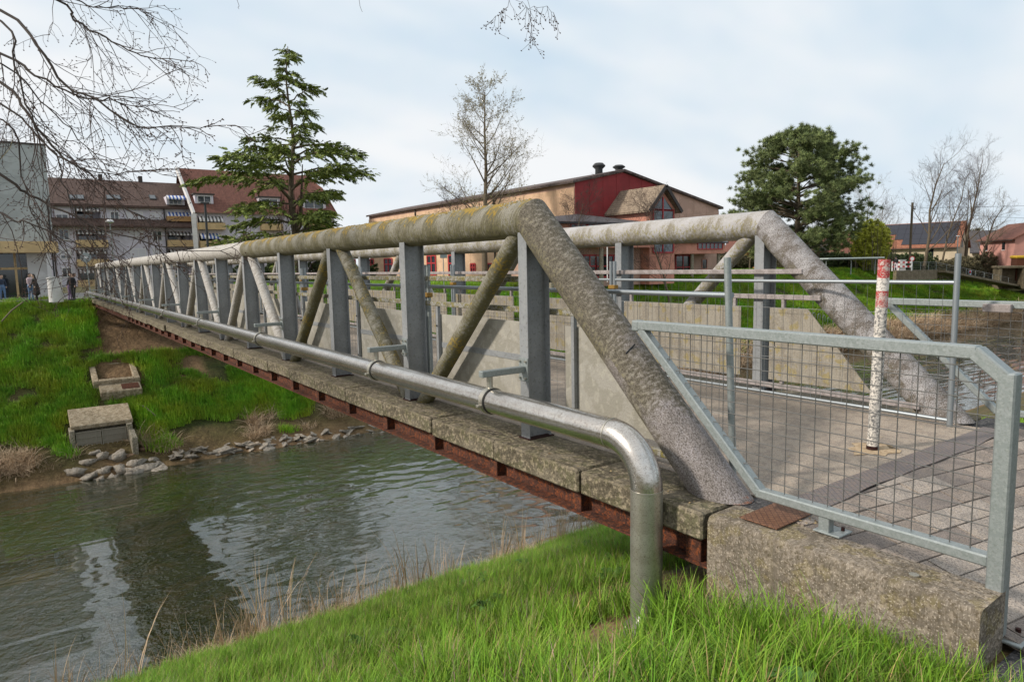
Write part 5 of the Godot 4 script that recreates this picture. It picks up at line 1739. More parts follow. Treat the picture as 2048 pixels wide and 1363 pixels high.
	gl.prism(PackedVector2Array([Vector2(lx + 0.45, 2.6), Vector2(rx - 0.25, 2.6), Vector2(rx - 0.25, ey - 0.2), Vector2(tx, ap.y - 0.9), Vector2(lx + 0.45, ey - 0.2)]), Transform3D(Basis.IDENTITY, Vector3(0, 0, zf + 0.06)), 0.05)
	var gw := part("gable_glazing", gl, M.sky_glass, tw)
	var gf := MB.new()
	for x in [lx + 0.45, tx, rx - 0.25]: gf.box(x - 0.07, 2.6, zf + 0.061, x + 0.07, ap.y - 1.0 if x == tx else ey - 0.1, zf + 0.13)
	for y in [2.6, 4.3, 5.6, 6.9, ey - 0.2]: gf.box(lx + 0.45, y - 0.07, zf + 0.062, rx - 0.25, y + 0.07, zf + 0.128)
	part("frame", gf, M.red_frame, gw)
	# porch wing left of the tower
	var zp := zf + 0.6
	var po := thing("porch_wing", "low orange wing with grey hipped roof and red framed entrance doors", "building")
	var pr := rz(1106, 444, 1262, 556, zp)
	pr[2] = lx - 0.05
	part("upper_wall", bx(pr[0], 3.1, zg + 0.2, pr[2], pr[3], zp), M.orange_wall, po)
	part("lower_wall", bx(pr[0], yb, zg + 0.2, pr[2], 3.1, zp - 1.8), M.tan_wall, po)
	var hm := MB.new()
	var A := Vector3(pr[0] - 0.5, pr[3], zp + 0.5); var B := Vector3(pr[2] + 0.4, pr[3], zp + 0.5)
	var Cc := Vector3(lerpf(pr[0], pr[2], 0.65), pr[3] + 1.3, zg + 0.3); var D := Vector3(pr[0] - 0.5, pr[3] + 0.4, zg + 0.3); var E := Vector3(pr[2] + 0.4, pr[3], zg + 0.3)
	hm.tri(A, Cc, B); hm.tri(A, D, Cc); hm.tri(B, Cc, E)
	hm.box(pr[0] - 0.5, pr[3] - 0.2, zg + 0.3, pr[2] + 0.4, pr[3] - 0.005, zp + 0.5)
	part("roof", hm, M.slate, po)
	for q in [[1142, 449, 1172, 459], [1176, 449, 1206, 459]]: window(po, rz(q[0], q[1], q[2], q[3], zp), zp, M.red_frame, 0.0, 3)
	for q in [[1110, 512, 1134, 552], [1138, 512, 1164, 552], [1168, 512, 1190, 552], [1193, 512, 1214, 552], [1217, 512, 1236, 552]]:
		window(po, rz(q[0], q[1], q[2], q[3], zp - 1.8), zp - 1.8, M.red_frame, 0.0, 2, 2, 0.16)
	for px in [1107, 1207, 1255]:
		var x := on_z(px, 530, zp).x
		part("column", tubem([Vector3(x, yb, zp - 0.3), Vector3(x, 3.1, zp - 0.3)], 0.22, 10), M.concrete, po)
	# wing right of the tower, upper floor on columns
	var zq := zg + 3.0
	var wg := thing("overhanging_wing", "orange upper floor on columns with a red framed window band beside the hall", "building")
	var w1 := rz(1352, 486, 1450, 507, zq)
	w1[0] = rx + 0.1
	part("upper_wall", bx(w1[0], w1[1], zg + 0.2, w1[2], w1[3], zq), M.orange_wall, wg)
	part("lower_wall", bx(w1[0], yb, zg + 0.2, w1[2] - 0.4, w1[1], zq - 2.6), M.tan_wall, wg)
	part("flat_roof", bx(w1[0], w1[3], zg + 0.2, w1[2] + 0.3, w1[3] + 0.18, zq + 0.3), M.slate, wg)
	window(wg, rz(1396, 487, 1444, 497, zq), zq, M.red_frame, 0.0, 6)
	window(wg, rz(1352, 512, 1379, 556, zq - 2.6), zq - 2.6, M.red_frame, 0.0, 2, 2, 0.16)
	window(wg, rz(1404, 519, 1413, 537, zq - 2.6), zq - 2.6, M.orange_wall, 0.0, 1)
	for px in [1384, 1437]:
		var x := on_z(px, 530, zq - 0.4).x
		part("column", tubem([Vector3(x, yb, zq - 0.4), Vector3(x, w1[1], zq - 0.4)], 0.2, 10), M.concrete, wg)

func gable_house(label: String, pos: Vector3, turn: float, L: float, W: float, hw: float, hr: float, wall: Material, roof: Material, solar := false, called := "house") -> Node3D:
	# ridge along local x; the front slope faces local +z
	var h := thing(called, label, "house", "", pos, turn)
	var m := MB.new()
	m.prism(PackedVector2Array([Vector2(-W / 2, -1), Vector2(W / 2, -1), Vector2(W / 2, hw), Vector2(0, hw + hr), Vector2(-W / 2, hw)]), Transform3D(Basis(Vector3(0, 0, -1), Vector3.UP, Vector3(1, 0, 0)), Vector3(L / 2, 0, 0)), L)
	part("wall", m, wall, h)
	var ov := 0.6
	var sl := hr / (W / 2)
	for s in [-1.0, 1.0]:
		var r := MB.new()
		var a := Vector3(0, hw + hr + 0.05, 0); var b := Vector3(0, hw - ov * sl + 0.05, s * (W / 2 + ov))
		var u := Vector3(0, 0.2, 0); var p := Vector3(-L / 2 - 0.5, 0, 0); var q := Vector3(L / 2 + 0.5, 0, 0)
		r.quad(a + u + p, a + u + q, b + u + q, b + u + p); r.quad(a + p, a + q, b + q, b + p); r.quad(b + p, b + u + p, b + u + q, b + q); r.quad(a + q, a + u + q, b + u + q, b + q); r.quad(a + p, a + u + p, b + u + p, b + p)
		var ro := part("roof", r, roof, h)
		part("gutter", br(b + p + Vector3(0, 0, s * 0.08), b + q + Vector3(0, 0, s * 0.08), 0.12, 0.12), M.gutter, ro)
	if solar:
		var dn := Vector3(0, -hr, W / 2).normalized(); var nn := Vector3(0, W / 2, hr).normalized()
		var slope := Vector2(hr, W / 2).length()
		for row in 4:
			for col in 9:
				if row == 3 and col < 3: continue
				if row == 2 and col < 2: continue
				var o := Vector3(-L / 2 + 0.5 + col * (L - 0.8) / 9.0, hw + hr + 0.28, 0) + dn * (0.25 + row * slope / 4.1)
				var t := Transform3D(Basis(Vector3.RIGHT, nn, Vector3.RIGHT.cross(nn)), o)
				var sm := MB.new(); sm.box(0, 0.0, 0.0, (L - 0.8) / 9.0 - 0.03, 0.06, slope / 4.1 - 0.03, 0, t)
				part("solar_panel", sm, M.solar, h)
	for q in [-0.3, 0.2]:
		var w := part("window", bx(L * q - 0.5, hw - 1.9, W / 2 - 0.02, L * q + 0.5, hw - 0.6, W / 2 + 0.03), M.glass, h)
		part("frame", bx(L * q - 0.6, hw - 2.0, W / 2 - 0.01, L * q + 0.6, hw - 1.9, W / 2 + 0.08), M.white_frame, w)
	var gw := part("window", bx(L / 2 - 0.02, hw * 0.9, -0.6, L / 2 + 0.03, hw * 0.9 + 1.3, 0.6), M.glass, h)
	part("frame", bx(L / 2 + 0.031, hw * 0.9, -0.06, L / 2 + 0.06, hw * 0.9 + 1.3, 0.06), M.white_frame, gw)
	return h

func bush(label: String, called: String, c: Vector3, size: Vector3, n: int, leaf: ArrayMesh, twig: Material, s0: float, s1: float, tint := Color(1, 1, 1), droop := 0.0) -> void:
	var t := thing(called, label, "hedge" if called == "hedge" else "bush")
	var wood := MB.new()
	var ts := []; var cs := []
	for k in maxi(10, n / 40):
		var p := c + Vector3(rng.randf_range(-0.5, 0.5) * size.x, 0, rng.randf_range(-0.5, 0.5) * size.z)
		wood.tube([p - Vector3(0, 0.2, 0), p + Vector3(rng.randfn(0, 0.3), size.y * rng.randf_range(0.5, 0.95), rng.randfn(0, 0.3))], [0.05, 0.015], 3, false)
	for k in n:
		var u := Vector3(rng.randfn(0, 1), rng.randfn(0, 1), rng.randfn(0, 1)).normalized() * pow(rng.randf(), 0.28)
		if called == "hedge": u = Vector3(rng.randf_range(-1, 1), rng.randf_range(-1, 1), rng.randf_range(-1, 1))
		var p := c + Vector3(u.x * size.x / 2, size.y / 2 + u.y * size.y / 2, u.z * size.z / 2) + Vector3(rng.randfn(0, 0.12), rng.randfn(0, 0.12), rng.randfn(0, 0.12))
		var s := rng.randf_range(s0, s1)
		var b := Basis(Vector3.UP, rng.randf() * TAU) * Basis(Vector3.RIGHT, rng.randf_range(-0.6, 0.6) + droop)
		ts.append(Transform3D(b.scaled(Vector3(s, s, s)), p))
		var v := rng.randf_range(0.6, 1.3)
		cs.append(Color(v * tint.r, v * tint.g, v * tint.b))
	part("stems", wood, twig, t)
	multi("foliage", leaf, M.leaf, ts, cs, t)

func build_village() -> void:
	var face := atan2(-fwd.x, -fwd.z)     # turn that makes local +z look back at the standpoint
	var p := at(1838, 540, 124); p.y = -0.5
	gable_house("house with dark solar panels on an orange tiled roof and plastered gable", p, face - 0.75, 13.0, 9.0, 4.0, 3.9, M.plaster, M.orange_tile, true)
	p = at(1722, 540, 135); p.y = -0.5
	gable_house("house with a plain reddish-brown tiled roof behind the yellow-green bush", p, face - 0.45, 13.0, 9.0, 3.2, 4.0, M.plaster, M.red_tile)
	p = at(2050, 540, 122); p.y = -1.2
	var pk := gable_house("pink rendered house with a balcony and brown gable roof", p, face - 1.75, 12.0, 9.5, 5.6, 2.6, M.pink, M.red_tile)
	p = at(2004, 545, 150); p.y = -1.0
	gable_house("distant house with a dark solar roof behind the pink house", p, face - 0.5, 12.0, 9.0, 3.6, 4.2, M.plaster, M.slate)
	p = at(1626, 540, 140); p.y = -0.3
	gable_house("small bright orange house glimpsed past the pine trunk", p, face - 0.9, 9.0, 8.0, 3.8, 3.0, M.bright_orange, M.slate)
	p = at(1508, 540, 150); p.y = -0.3
	gable_house("ochre house glimpsed between the hall and the pine", p, face - 0.6, 10.0, 8.0, 4.0, 2.6, M.bright_orange, M.red_tile)
	rng.seed = 131
	var leaf := needle_ball(26, 0.32, 0.07, Color(0.03, 0.055, 0.018), Color(0.09, 0.12, 0.035), 41)
	var brown := needle_ball(26, 0.34, 0.05, Color(0.10, 0.085, 0.05), Color(0.17, 0.15, 0.075), 42)
	var yellow := needle_ball(24, 0.34, 0.05, Color(0.36, 0.40, 0.05), Color(0.6, 0.6, 0.09), 43)
	var q := at(1740, 545, 100); q.y = 0.0
	bush("loose yellow-green bush in spring leaf beside the clipped hedges", "spring_bush", q, Vector3(6.4, 7.2, 5.0), 2600, yellow, M.twig_pale, 0.6, 1.3)
	for h in [[1650, 104, 9.0, 2.6, "dark evergreen hedge behind the bicycle stands"], [1702, 106, 8.0, 2.4, "green hedge section under the red tiled house"], [1800, 108, 11.0, 2.8, "olive hedge below the solar house"], [1870, 112, 9.0, 2.6, "brownish hedge under the bare trees"]]:
		var c := at(h[0], 545, h[1]); c.y = ground_y(c.x, c.z) - 0.1
		bush(h[4], "hedge", c, Vector3(h[2], h[3], h[2] * 0.6), 1500, leaf if int(h[0]) < 1850 else brown, M.twig, 0.8, 1.4)
	for h in [[1925, 116, 9.0, 4.2, "bushy brown shrub below the tall bare tree"], [1985, 125, 12.0, 5.5, "tangled brown shrub before the pink house"], [1952, 118, 5.0, 2.4, "low rounded shrub beside the ramp fence"], [1590, 110, 12.0, 2.2, "low hedge behind the pine"], [1470, 108, 9.0, 2.6, "brown hedge between the hall and the pine"]]:
		var c := at(h[0], 545, h[1]); c.y = ground_y(c.x, c.z) - 0.2
		bush(h[4], "shrub", c, Vector3(h[2], h[3], h[2] * 0.5), 1300, brown, M.twig, 0.8, 1.5)
	# distant wood line closing the horizon
	var ts := []; var cs := []
	var far_leaf := needle_ball(30, 1.6, 0.25, Color(0.07, 0.075, 0.045), Color(0.13, 0.125, 0.07), 45)
	for k in 2600:
		var px := rng.randf_range(1380, 2300)
		var c := at(px, 540, rng.randf_range(190, 240)); c.y = rng.randf_range(-1.0, 6.5 + 2.5 * sin(px * 0.03))
		ts.append(Transform3D(Basis(Vector3.UP, rng.randf() * TAU), c)); var v := rng.randf_range(0.6, 1.2); cs.append(Color(v, v, v))
	for k in 1500:
		var c := Vector3(rng.randf_range(-60, 60), rng.randf_range(-1, 6.0), rng.randf_range(-170, -190))
		ts.append(Transform3D(Basis(Vector3.UP, rng.randf() * TAU), c)); var v := rng.randf_range(0.6, 1.2); cs.append(Color(v, v, v))
	stuff("woodland", far_leaf, M.leaf, ts, cs, "far brownish line of trees closing the view behind the houses", "trees")
	# hedge at the flats, bushes by the hall base
	for h in [[167, 560, 94, 3.6, 2.4, "clipped brown-green hedge in front of the lilac flats"], [620, 560, 80, 9.0, 2.6, "dark evergreen hedge under the cedar"], [500, 560, 82, 8.0, 2.2, "evergreen shrubbery between the flats and the cedar"], [690, 560, 84, 8.0, 2.0, "low shrubbery at the hall's far end"]]:
		var c := at(h[0], h[1], h[2]); c.y = -0.05
		bush(h[5], "hedge", c, Vector3(h[3], h[4], 2.0), 700, leaf, M.twig, 0.7, 1.2)

func build_far_furniture() -> void:
	# paths
	struct("path", bx(-40, -0.6, -62, 9, 0.09, -47.3), M.pavement)
	struct("path", bx(9, -0.6, -58, 41, 0.06, -51.5), M.pavement)
	# far abutment
	solo("abutment", bx(-0.5, -4.0, -49.0, 4.5, -0.42, -46.9, 0.02), M.concrete, "concrete abutment carrying the footbridge where the pipe goes underground", "abutment")
	# white stele with slanted top
	var c := on_y(112, 600, 0.09)
	var st := thing("white_pillar", "short white pillar with a slanted oval top where the footbridge lands beside the flats' path", "pillar", "", c)
	var m := MB.new()
	var n := 24
	for ring in 2:
		for s in n + 1:
			var a := TAU * s / n
			var v := Vector3(cos(a) * 0.38, 0, sin(a) * 0.25)
			m.vert(v + Vector3(0, (1.33 + v.z * 0.35) if ring == 1 else -0.1, 0), Vector3(cos(a), 0, sin(a)))
	for s in n: m.i.append_array([s, s + n + 1, s + 1, s + 1, s + n + 1, s + n + 2])
	part("shaft", m.fix(), M.white_wall, st)
	var lid := MB.new(); var lp := []
	for s in n:
		var a := TAU * s / n
		lp.append(Vector3(cos(a) * 0.42, 1.34 + sin(a) * 0.28 * 0.35, sin(a) * 0.28))
	lid._face(lp, Vector3(0, 1, -0.35).normalized())
	for s in n: lid._face([lp[s], lp[(s + 1) % n], lp[(s + 1) % n] - Vector3(0, 0.05, 0), lp[s] - Vector3(0, 0.05, 0)], (lp[s] - Vector3(0, lp[s].y, 0)).normalized())
	part("lid", lid, M.white_frame, st)
	# lamps
	c = at(229, 560, 62); c.y = 0.0
	var lh := at(229, 446, 62).y
	var la := thing("path_lamp", "slim grey path lamp with a pale dome in front of the lilac flats", "street lamp", "", c)
	part("pole", tubem([Vector3.ZERO, Vector3(0, lh, 0)], 0.05, 8), M.galv, la)
	part("lamp_head", lathe([Vector2(0.0, 0.32), Vector2(0.2, 0.28), Vector2(0.32, 0.14), Vector2(0.34, 0.06), Vector2(0.2, 0.0), Vector2(0.05, -0.05)], 14, Vector3(0, lh, 0)), M.white_frame, la)
	c = at(420, 560, 60); c.y = 0.0
	var dl := thing("dark_lamp_post", "dark lamp post rising before the cedar's outer boughs", "street lamp", "", c)
	lh = at(420, 408, 60).y
	part("pole", tubem([Vector3.ZERO, Vector3(0, lh, 0)], 0.1, 10), M.dark, dl)
	part("lamp_head", bx(-0.35, lh, -0.1, 0.35, lh + 0.1, 0.1, 0.02), M.dark, dl)
	c = on_y(182, 596, 0.0)
	c = at(181, 592, 46); c.y = 0.0
	var sg := thing("round_sign", "round road sign on a grey post, seen from behind, beside the footbridge landing", "sign", "", c)
	var sh := at(172, 515, 46).y
	part("post", tubem([Vector3.ZERO, Vector3(-0.1, sh + 0.3, 0)], 0.035, 8), M.galv, sg)
	part("sign_disc", tubem([Vector3(-0.1, sh, 0.04), Vector3(-0.1, sh, 0.06)], 0.32, 24), M.galv, sg)
	part("bracket", bx(-0.2, sh - 0.06, 0.061, 0.0, sh + 0.06, 0.08), M.white_frame, sg)
	c = at(887, 540, 58); c.y = 0.0
	var nb := thing("notice_board", "small grey notice board on a post in front of the hall", "sign", "", c)
	part("post", tubem([Vector3(0, 0, 0), Vector3(0, at(887, 512, 58).y, 0)], 0.04, 8), M.galv, nb)
	var by := at(887, 510, 58).y
	part("board", bx(-0.34, by - 0.25, 0.05, 0.34, by + 0.3, 0.09, 0.01), M.galv, nb)
	# flag pole by the porch
	c = at(1215, 556, 60); c.y = 0.0
	solo("white_pole", tubem([Vector3.ZERO, Vector3(0, at(1215, 478, 60).y, 0)], 0.05, 8), M.white_frame, "thin white pole standing before the hall's porch", "pole", "", c)
	# utility pole with insulators and wires
	c = at(1819, 540, 95); c.y = 0.0
	var up := thing("utility_pole", "weathered wooden utility pole with a short crossarm and insulators", "pole", "", c)
	var ph := at(1819, 406, 95).y
	part("pole", tubem([Vector3.ZERO, Vector3(0.1, ph, 0)], 0.16, 8), M.bark, up)
	part("crossarm", bx(0.0, ph - 0.95, -0.08, 0.95, ph - 0.8, 0.08), M.bark, up)
	for q in [0.45, 0.9]: part("insulator", tubem([Vector3(q, ph - 0.8, 0), Vector3(q, ph - 0.45, 0)], 0.06, 8), M.dark, up)
	for q in [[1840, 416, 2200, 405, "upper"], [1840, 425, 2200, 441, "lower"]]:
		var a := at(q[0], q[1], 95); var b := at(q[2], q[3], 95)
		solo("overhead_wire", tubem([a, a.lerp(b, 0.5) - Vector3(0, 0.12, 0), b], 0.018, 4), M.dark, q[4] + " thin overhead wire running from the utility pole past the pink house", "wire")
	c = at(1913, 545, 96); c.y = ground_y(c.x, c.z)
	var l3 := thing("street_lamp", "white-headed street lamp beside the solar house's gable", "street lamp", "", c)
	lh = at(1913, 473, 96).y - c.y
	part("pole", tubem([Vector3.ZERO, Vector3(0, lh, 0)], 0.07, 8), M.galv, l3)
	part("lamp_head", bx(-0.3, lh, -0.12, 0.3, lh + 0.12, 0.12, 0.03), M.white_frame, l3)
	# red ringed traffic sign
	c = at(1823, 548, 84); c.y = 0.0
	var rs := thing("traffic_sign", "white round traffic sign with a red ring on a thin post", "sign", "", c, atan2(-fwd.x, -fwd.z))
	sh = at(1823, 517, 84).y
	part("post", tubem([Vector3.ZERO, Vector3(0, sh + 0.3, 0)], 0.035, 8), M.galv, rs)
	part("red_ring", tubem([Vector3(0, sh, 0.05), Vector3(0, sh, 0.07)], 0.32, 24), M.red_frame, rs)
	part("white_face", tubem([Vector3(0, sh, 0.071), Vector3(0, sh, 0.08)], 0.22, 24), M.white_frame, rs)
	# red and white barrier round a cabinet
	c = at(1803, 545, 82); c.y = 0.0
	var ba := thing("site_barrier", "red and white striped site barrier enclosing a small cabinet", "barrier", "", c, atan2(-fwd.x, -fwd.z))
	for x in [-1.3, 1.0]:
		part("barrier_post", bx(x - 0.06, 0, 0.3, x + 0.06, 1.15, 0.42), M.white_frame, ba)
	for y in [0.5, 1.0]:
		for k in 8:
			part("stripe", bx(-1.3 + k * 0.2875, y - 0.1, 0.43, -1.3 + (k + 1) * 0.2875 - 0.002, y + 0.1, 0.46), M.red_frame if k % 2 == 0 else M.white_frame, ba)
	var cab := thing("utility_cabinet", "upright grey-white utility cabinet standing inside the striped barrier", "cabinet", "", c + Vector3(0, 0, 0) , atan2(-fwd.x, -fwd.z))
	part("cabinet_body", bx(-0.3, 0, -0.35, 0.45, 1.25, 0.15, 0.04), M.white_wall, cab)
	part("cabinet_cap", bx(-0.34, 1.25, -0.39, 0.49, 1.32, 0.19, 0.02), M.grey_wall, cab)
	# bicycle stands and shelter
	var face := atan2(-fwd.x, -fwd.z)
	for k in 15:
		var px := 1600.0 + k * 10.2
		var b := at(px, 546, 76); b.y = ground_y(b.x, b.z)
		var pts := []
		for s in 9:
			var a := PI * s / 8.0
			pts.append(Vector3(-cos(a) * 0.2, 0.75 + sin(a) * 0.2, 0))
		pts.push_front(Vector3(-0.2, -0.1, 0)); pts.append(Vector3(0.2, -0.1, 0))
		var hoop := solo("bicycle_stand", tubem(pts, 0.045, 6), M.galv, "grey steel bicycle hoop in the row by the shelter", "bicycle stand", "bicycle hoops in a row", b)
		hoop.rotation.y = face + 0.5
	c = at(1702, 547, 77); c.y = 0.0
	var sh2 := thing("bicycle_shelter", "flat pale translucent shelter roof on slim posts over the bicycle stands", "shelter", "", c, face + 0.12)
	var ry := at(1702, 517, 77).y
	part("roof_sheet", bx(-3.5, ry, -1.4, 3.2, ry + 0.12, 1.2, 0.02), M.shelter, sh2)
	for x in [-3.0, 0.0, 2.9]:
		part("post", tubem([Vector3(x, -0.2, 0), Vector3(x, ry, 0)], 0.06, 8), M.galv, sh2)
	part("roof_beam", bx(-3.5, ry - 0.14, -0.06, 3.2, ry - 0.002, 0.06), M.galv, sh2)
	# ramp along the far bank: retaining wall, descending slab, fence
	var A := at(1790, 548, 86); A.y = -0.2
	var B := at(1872, 553, 94); B.y = -0.4
	var Cq := at(2060, 578, 118); Cq.y = on_dir_y(2060, 578, 118)
	var rw := solo("retaining_wall", br(A - Vector3(0, 0.45, 0), B - Vector3(0, 0.45, 0), 0.4, 1.3), M.dark_concrete, "dark stained concrete retaining wall under the pale path", "wall")
	var ramp := MB.new()
	ramp.bar(B + Vector3(0, 0.0, 0), Cq, 2.4, 0.3)
	struct("ramp", ramp, M.dark_concrete)
	var fe := thing("ramp_fence", "long low wire fence on thin grey posts following the ramp", "fence")
	var fpts := [A + Vector3(0, 0.1, 0), B + Vector3(0, 0.1, 0), Cq + Vector3(0, 0.1, 0)]
	var fw := MB.new()
	for s in 2:
		var p0: Vector3 = fpts[s]; var p1: Vector3 = fpts[s + 1]
		var nn := 5 if s == 0 else 11
		for k in nn:
			var q := p0.lerp(p1, float(k) / nn)
			part("fence_post", tubem([q, q + Vector3(0, 1.15, 0)], 0.035, 6), M.galv, fe)
		for y in [0.15, 0.4, 0.65, 0.9, 1.12]: fw.tube([p0 + Vector3(0, y, 0), p1 + Vector3(0, y, 0)], [0.008 if y < 1.0 else 0.02], 4, false)
	part("fence_wires", fw, M.thin_wire, fe)
	# rough concrete culvert and timber stack at the ramp's foot
	c = at(2020, 552, 112); c.y = on_dir_y(2020, 552, 112) - 0.6
	var cu := thing("culvert_head", "broken-edged concrete culvert head with a dark opening beside the ramp", "culvert", "", c, face - 0.3)
	part("slab", bx(-2.2, 1.9, -1.5, 2.0, 2.3, 1.5, 0.1), M.dark_concrete, cu)
	part("side_wall", bx(-2.0, -1.5, -1.4, -1.5, 1.9, 1.4, 0.1), M.dark_concrete, cu)
	part("side_wall", bx(1.3, -1.5, -1.4, 1.8, 1.9, 1.4, 0.1), M.dark_concrete, cu)
	part("back_wall", bx(-1.5, -1.5, -1.4, 1.3, 1.9, -1.1), M.dark_concrete, cu)
	c = at(2047, 545, 113); c.y = on_dir_y(2047, 548, 113)
	var tk := thing("timber_shed", "rusty brown timber shed with a yellow tarpaulin behind the culvert", "shed", "", c, face - 0.3)
	part("walls", bx(-1.4, -1.0, -1.2, 2.2, 2.6, 1.2), M.rust, tk)
	part("tarpaulin", bx(-1.6, 2.6, -1.4, 2.4, 3.1, 1.4, 0.15), mat(rgb(196, 160, 40), 0.7), tk)

func on_dir_y(px: float, py: float, d: float) -> float:
	return at(px, py, d).y

# ---------------------------------------------------------------- drain outlet and stones on the far bank
func build_outlet() -> void:
	# the upper chamber frame
	var c := on_ground(228, 748)
	bare.append([c.x, c.z + 0.4, 1.5])
	var o := thing("drain_chamber", "square concrete drain chamber frame set into the grassy slope above the outlet", "drain", "", c)
	o.rotation.x = 0.30
	for q in [[-1.15, -1.25, -0.85, 1.25], [0.85, -1.25, 1.15, 1.25], [-0.85, -1.25, 0.85, -1.0], [-0.85, 0.95, 0.85, 1.25]]:
		part("rim", bx(q[0], -0.9, q[1], q[2], 0.22, q[3], 0.03), M.pale_concrete, o)
	part("floor", bx(-0.85, -0.95, -1.0, 0.85, -0.55, 0.95), M.dark_concrete, o)
	var ap := part("apron", bx(-0.9, -0.5, 1.25, 1.1, 0.02, 2.3, 0.04), M.pale_concrete, o)
	part("rusty_lid", bx(0.15, 0.021, 1.45, 1.0, 0.04, 2.1), M.rust, ap)
	# the outlet with its flap grate
	c = on_ground(205, 888)
	bare.append([c.x, c.z - 0.6, 1.7]); bare.append([c.x + 0.3, c.z + 1.2, 1.6])
	var h := thing("outlet_headwall", "concrete outlet headwall with a barred double flap above the riprap", "drain", "", c)
	h.scale = Vector3(0.74, 0.86, 0.74); h.position.y -= 0.22
	part("top_slab", tilted(bx(-1.75, -0.12, -2.3, 1.95, 0.14, 0.1, 0.03), Vector3(0, 1.38, -0.35), 0.30), M.pale_concrete, h)
	part("back_wall", bx(-1.6, -1.0, -1.2, 1.6, 1.25, -0.9), M.concrete, h)
	part("side_wall", bx(-1.85, -1.0, -1.3, -1.55, 1.3, 0.2, 0.03), M.concrete, h)
	part("side_wall", bx(1.5, -1.0, -1.3, 1.85, 1.3, 0.2, 0.03), M.concrete, h)
	part("wing_wall", tilted(bx(-0.18, -1.0, 0, 0.18, 0.72, 1.7, 0.03), Vector3(1.75, 0.25, 0.1), 0.14), M.concrete, h)
	part("sill", bx(-1.55, -1.0, -0.9, 1.5, -0.12, 0.9, 0.04), M.pale_concrete, h)
	var gr := part("flap_grate", tilted(grate_mesh(), Vector3(0, 1.12, 0.0), -0.12), M.grate, h)
	# stones of the riprap under the outlet
	rng.seed = 151
	var shapes := []
	for k in 5: shapes.append(stone_mesh(k))
	var n := 0
	for q in [[150, 945, 30], [175, 925, 28], [178, 955, 30], [205, 915, 30], [210, 940, 34], [200, 962, 24], [237, 915, 40], [240, 940, 34], [262, 905, 26], [270, 925, 30], [268, 950, 34], [292, 935, 36], [300, 915, 30], [320, 945, 38], [318, 925, 28], [225, 958, 28], [286, 900, 22], [160, 960, 26], [188, 905, 22], [338, 935, 24]]:
		var p := on_ground(q[0], q[1])
		var s: float = q[2] / 40.0 * 1.05
		var st := solo("riprap_stone", shapes[n % 5], M.stone_warm if n == 8 or n == 16 else M.stone, "rough pale boulder in the riprap below the barred outlet", "stone", "boulders below the outlet", p + Vector3(0, rng.randf_range(-0.12, 0.1), 0))
		st.rotation = Vector3(rng.randf_range(-0.3, 0.3), rng.randf() * TAU, rng.randf_range(-0.3, 0.3))
		st.scale = Vector3(s * rng.randf_range(0.7, 1.35), s * rng.randf_range(0.35, 0.65), s * rng.randf_range(0.7, 1.2))
		n += 1
	# flat stones of the foot paving along the waterline
	for k in 120:
		var px := lerpf(345, 800, (k + rng.randf()) / 120.0)
		var py := lerpf(914, 858, (px - 345) / 455.0) + rng.randf_range(-15, 6)
		if rng.randf() < 0.12: continue
		var p := on_ground(px, py)
		var s := rng.randf_range(0.22, 0.75)
		var st := solo("bank_stone", shapes[k % 5], M.stone if rng.randf() < 0.7 else M.stone_pale, "flat pale stone of the bank footing along the waterline beside the outlet", "stone", "footing stones along the waterline beside the outlet", p - Vector3(0, 0.03, 0))
		st.rotation = Vector3(0.4, rng.randf() * TAU, 0)
		st.scale = Vector3(s * rng.randf_range(0.9, 1.8), s * 0.3, s)
	# two fallen grey branches
	for q in [[272, 815, 312, 842, "short pale fallen branch on the grass beside the outlet"], [0, 655, 38, 622, "bare broken branch leaning on the grassy slope beside the drain chamber"]]:
		var a := on_ground(q[0], q[1]) + Vector3(0, 0.25, 0); var b := on_ground(q[2], q[3]) + Vector3(0, 0.3, 0)
		if q[0] == 0: b = a + Vector3(1.2, 1.2, 0.3)
		solo("fallen_branch", tubem([a, a.lerp(b, 0.5) + Vector3(0, 0.12, 0), b], 0.045, 6), M.twig_pale, q[4], "branch")

func tilted(m: MB, pos: Vector3, a: float) -> MB:
	var t := Transform3D(Basis(Vector3.RIGHT, a), pos)
	for k in m.v.size():
		m.v[k] = t * m.v[k]; m.n[k] = t.basis * m.n[k]
	return m
func grate_mesh() -> MB:
	var m := MB.new()
	for s in 2:
		var x0 := -1.5 + s * 1.5
		for y in [0.0, -0.32, -0.64, -0.96, -1.25]: m.box(x0, y - 0.03, -0.02, x0 + 1.46, y + 0.03, 0.03)
		for k in 6:
			var x := x0 + 0.03 + k * 1.4 / 5.0
			m.box(x - 0.025, -1.26, 0.031, x + 0.025, 0.02, 0.06)
		m.box(x0 + 0.02, -1.24, -0.06, x0 + 1.44, 0.0, -0.03)
	return m
func stone_mesh(sd: int) -> ArrayMesh:
	var nz := FastNoiseLite.new(); nz.seed = sd * 7 + 3; nz.frequency = 0.9
	var m := MB.new()
	var la := 7; var lo := 10
	var pt := func(i: int, j: int) -> Vector3:
		var th := PI * i / la; var ph := TAU * (j % lo) / lo
		var d := Vector3(sin(th) * cos(ph), cos(th), sin(th) * sin(ph))
		# blocky: push towards a box
		var mx := maxf(absf(d.x), maxf(absf(d.y), absf(d.z)))
		var r := lerpf(1.0, 1.0 / mx, 0.85) * 0.38
		return d * r * (1.0 + 0.75 * nz.get_noise_3dv(d * 1.3) + 0.3 * nz.get_noise_3dv(d * 3.3))
	for i in la:
		for j in lo:
			var a: Vector3 = pt.call(i, j); var b: Vector3 = pt.call(i, j + 1); var c: Vector3 = pt.call(i + 1, j + 1); var d: Vector3 = pt.call(i + 1, j)
			if i > 0: m._face([a, b, c], (a + b + c).normalized())
			if i < la - 1: m._face([a, c, d], (a + c + d).normalized())
	return m.mesh()

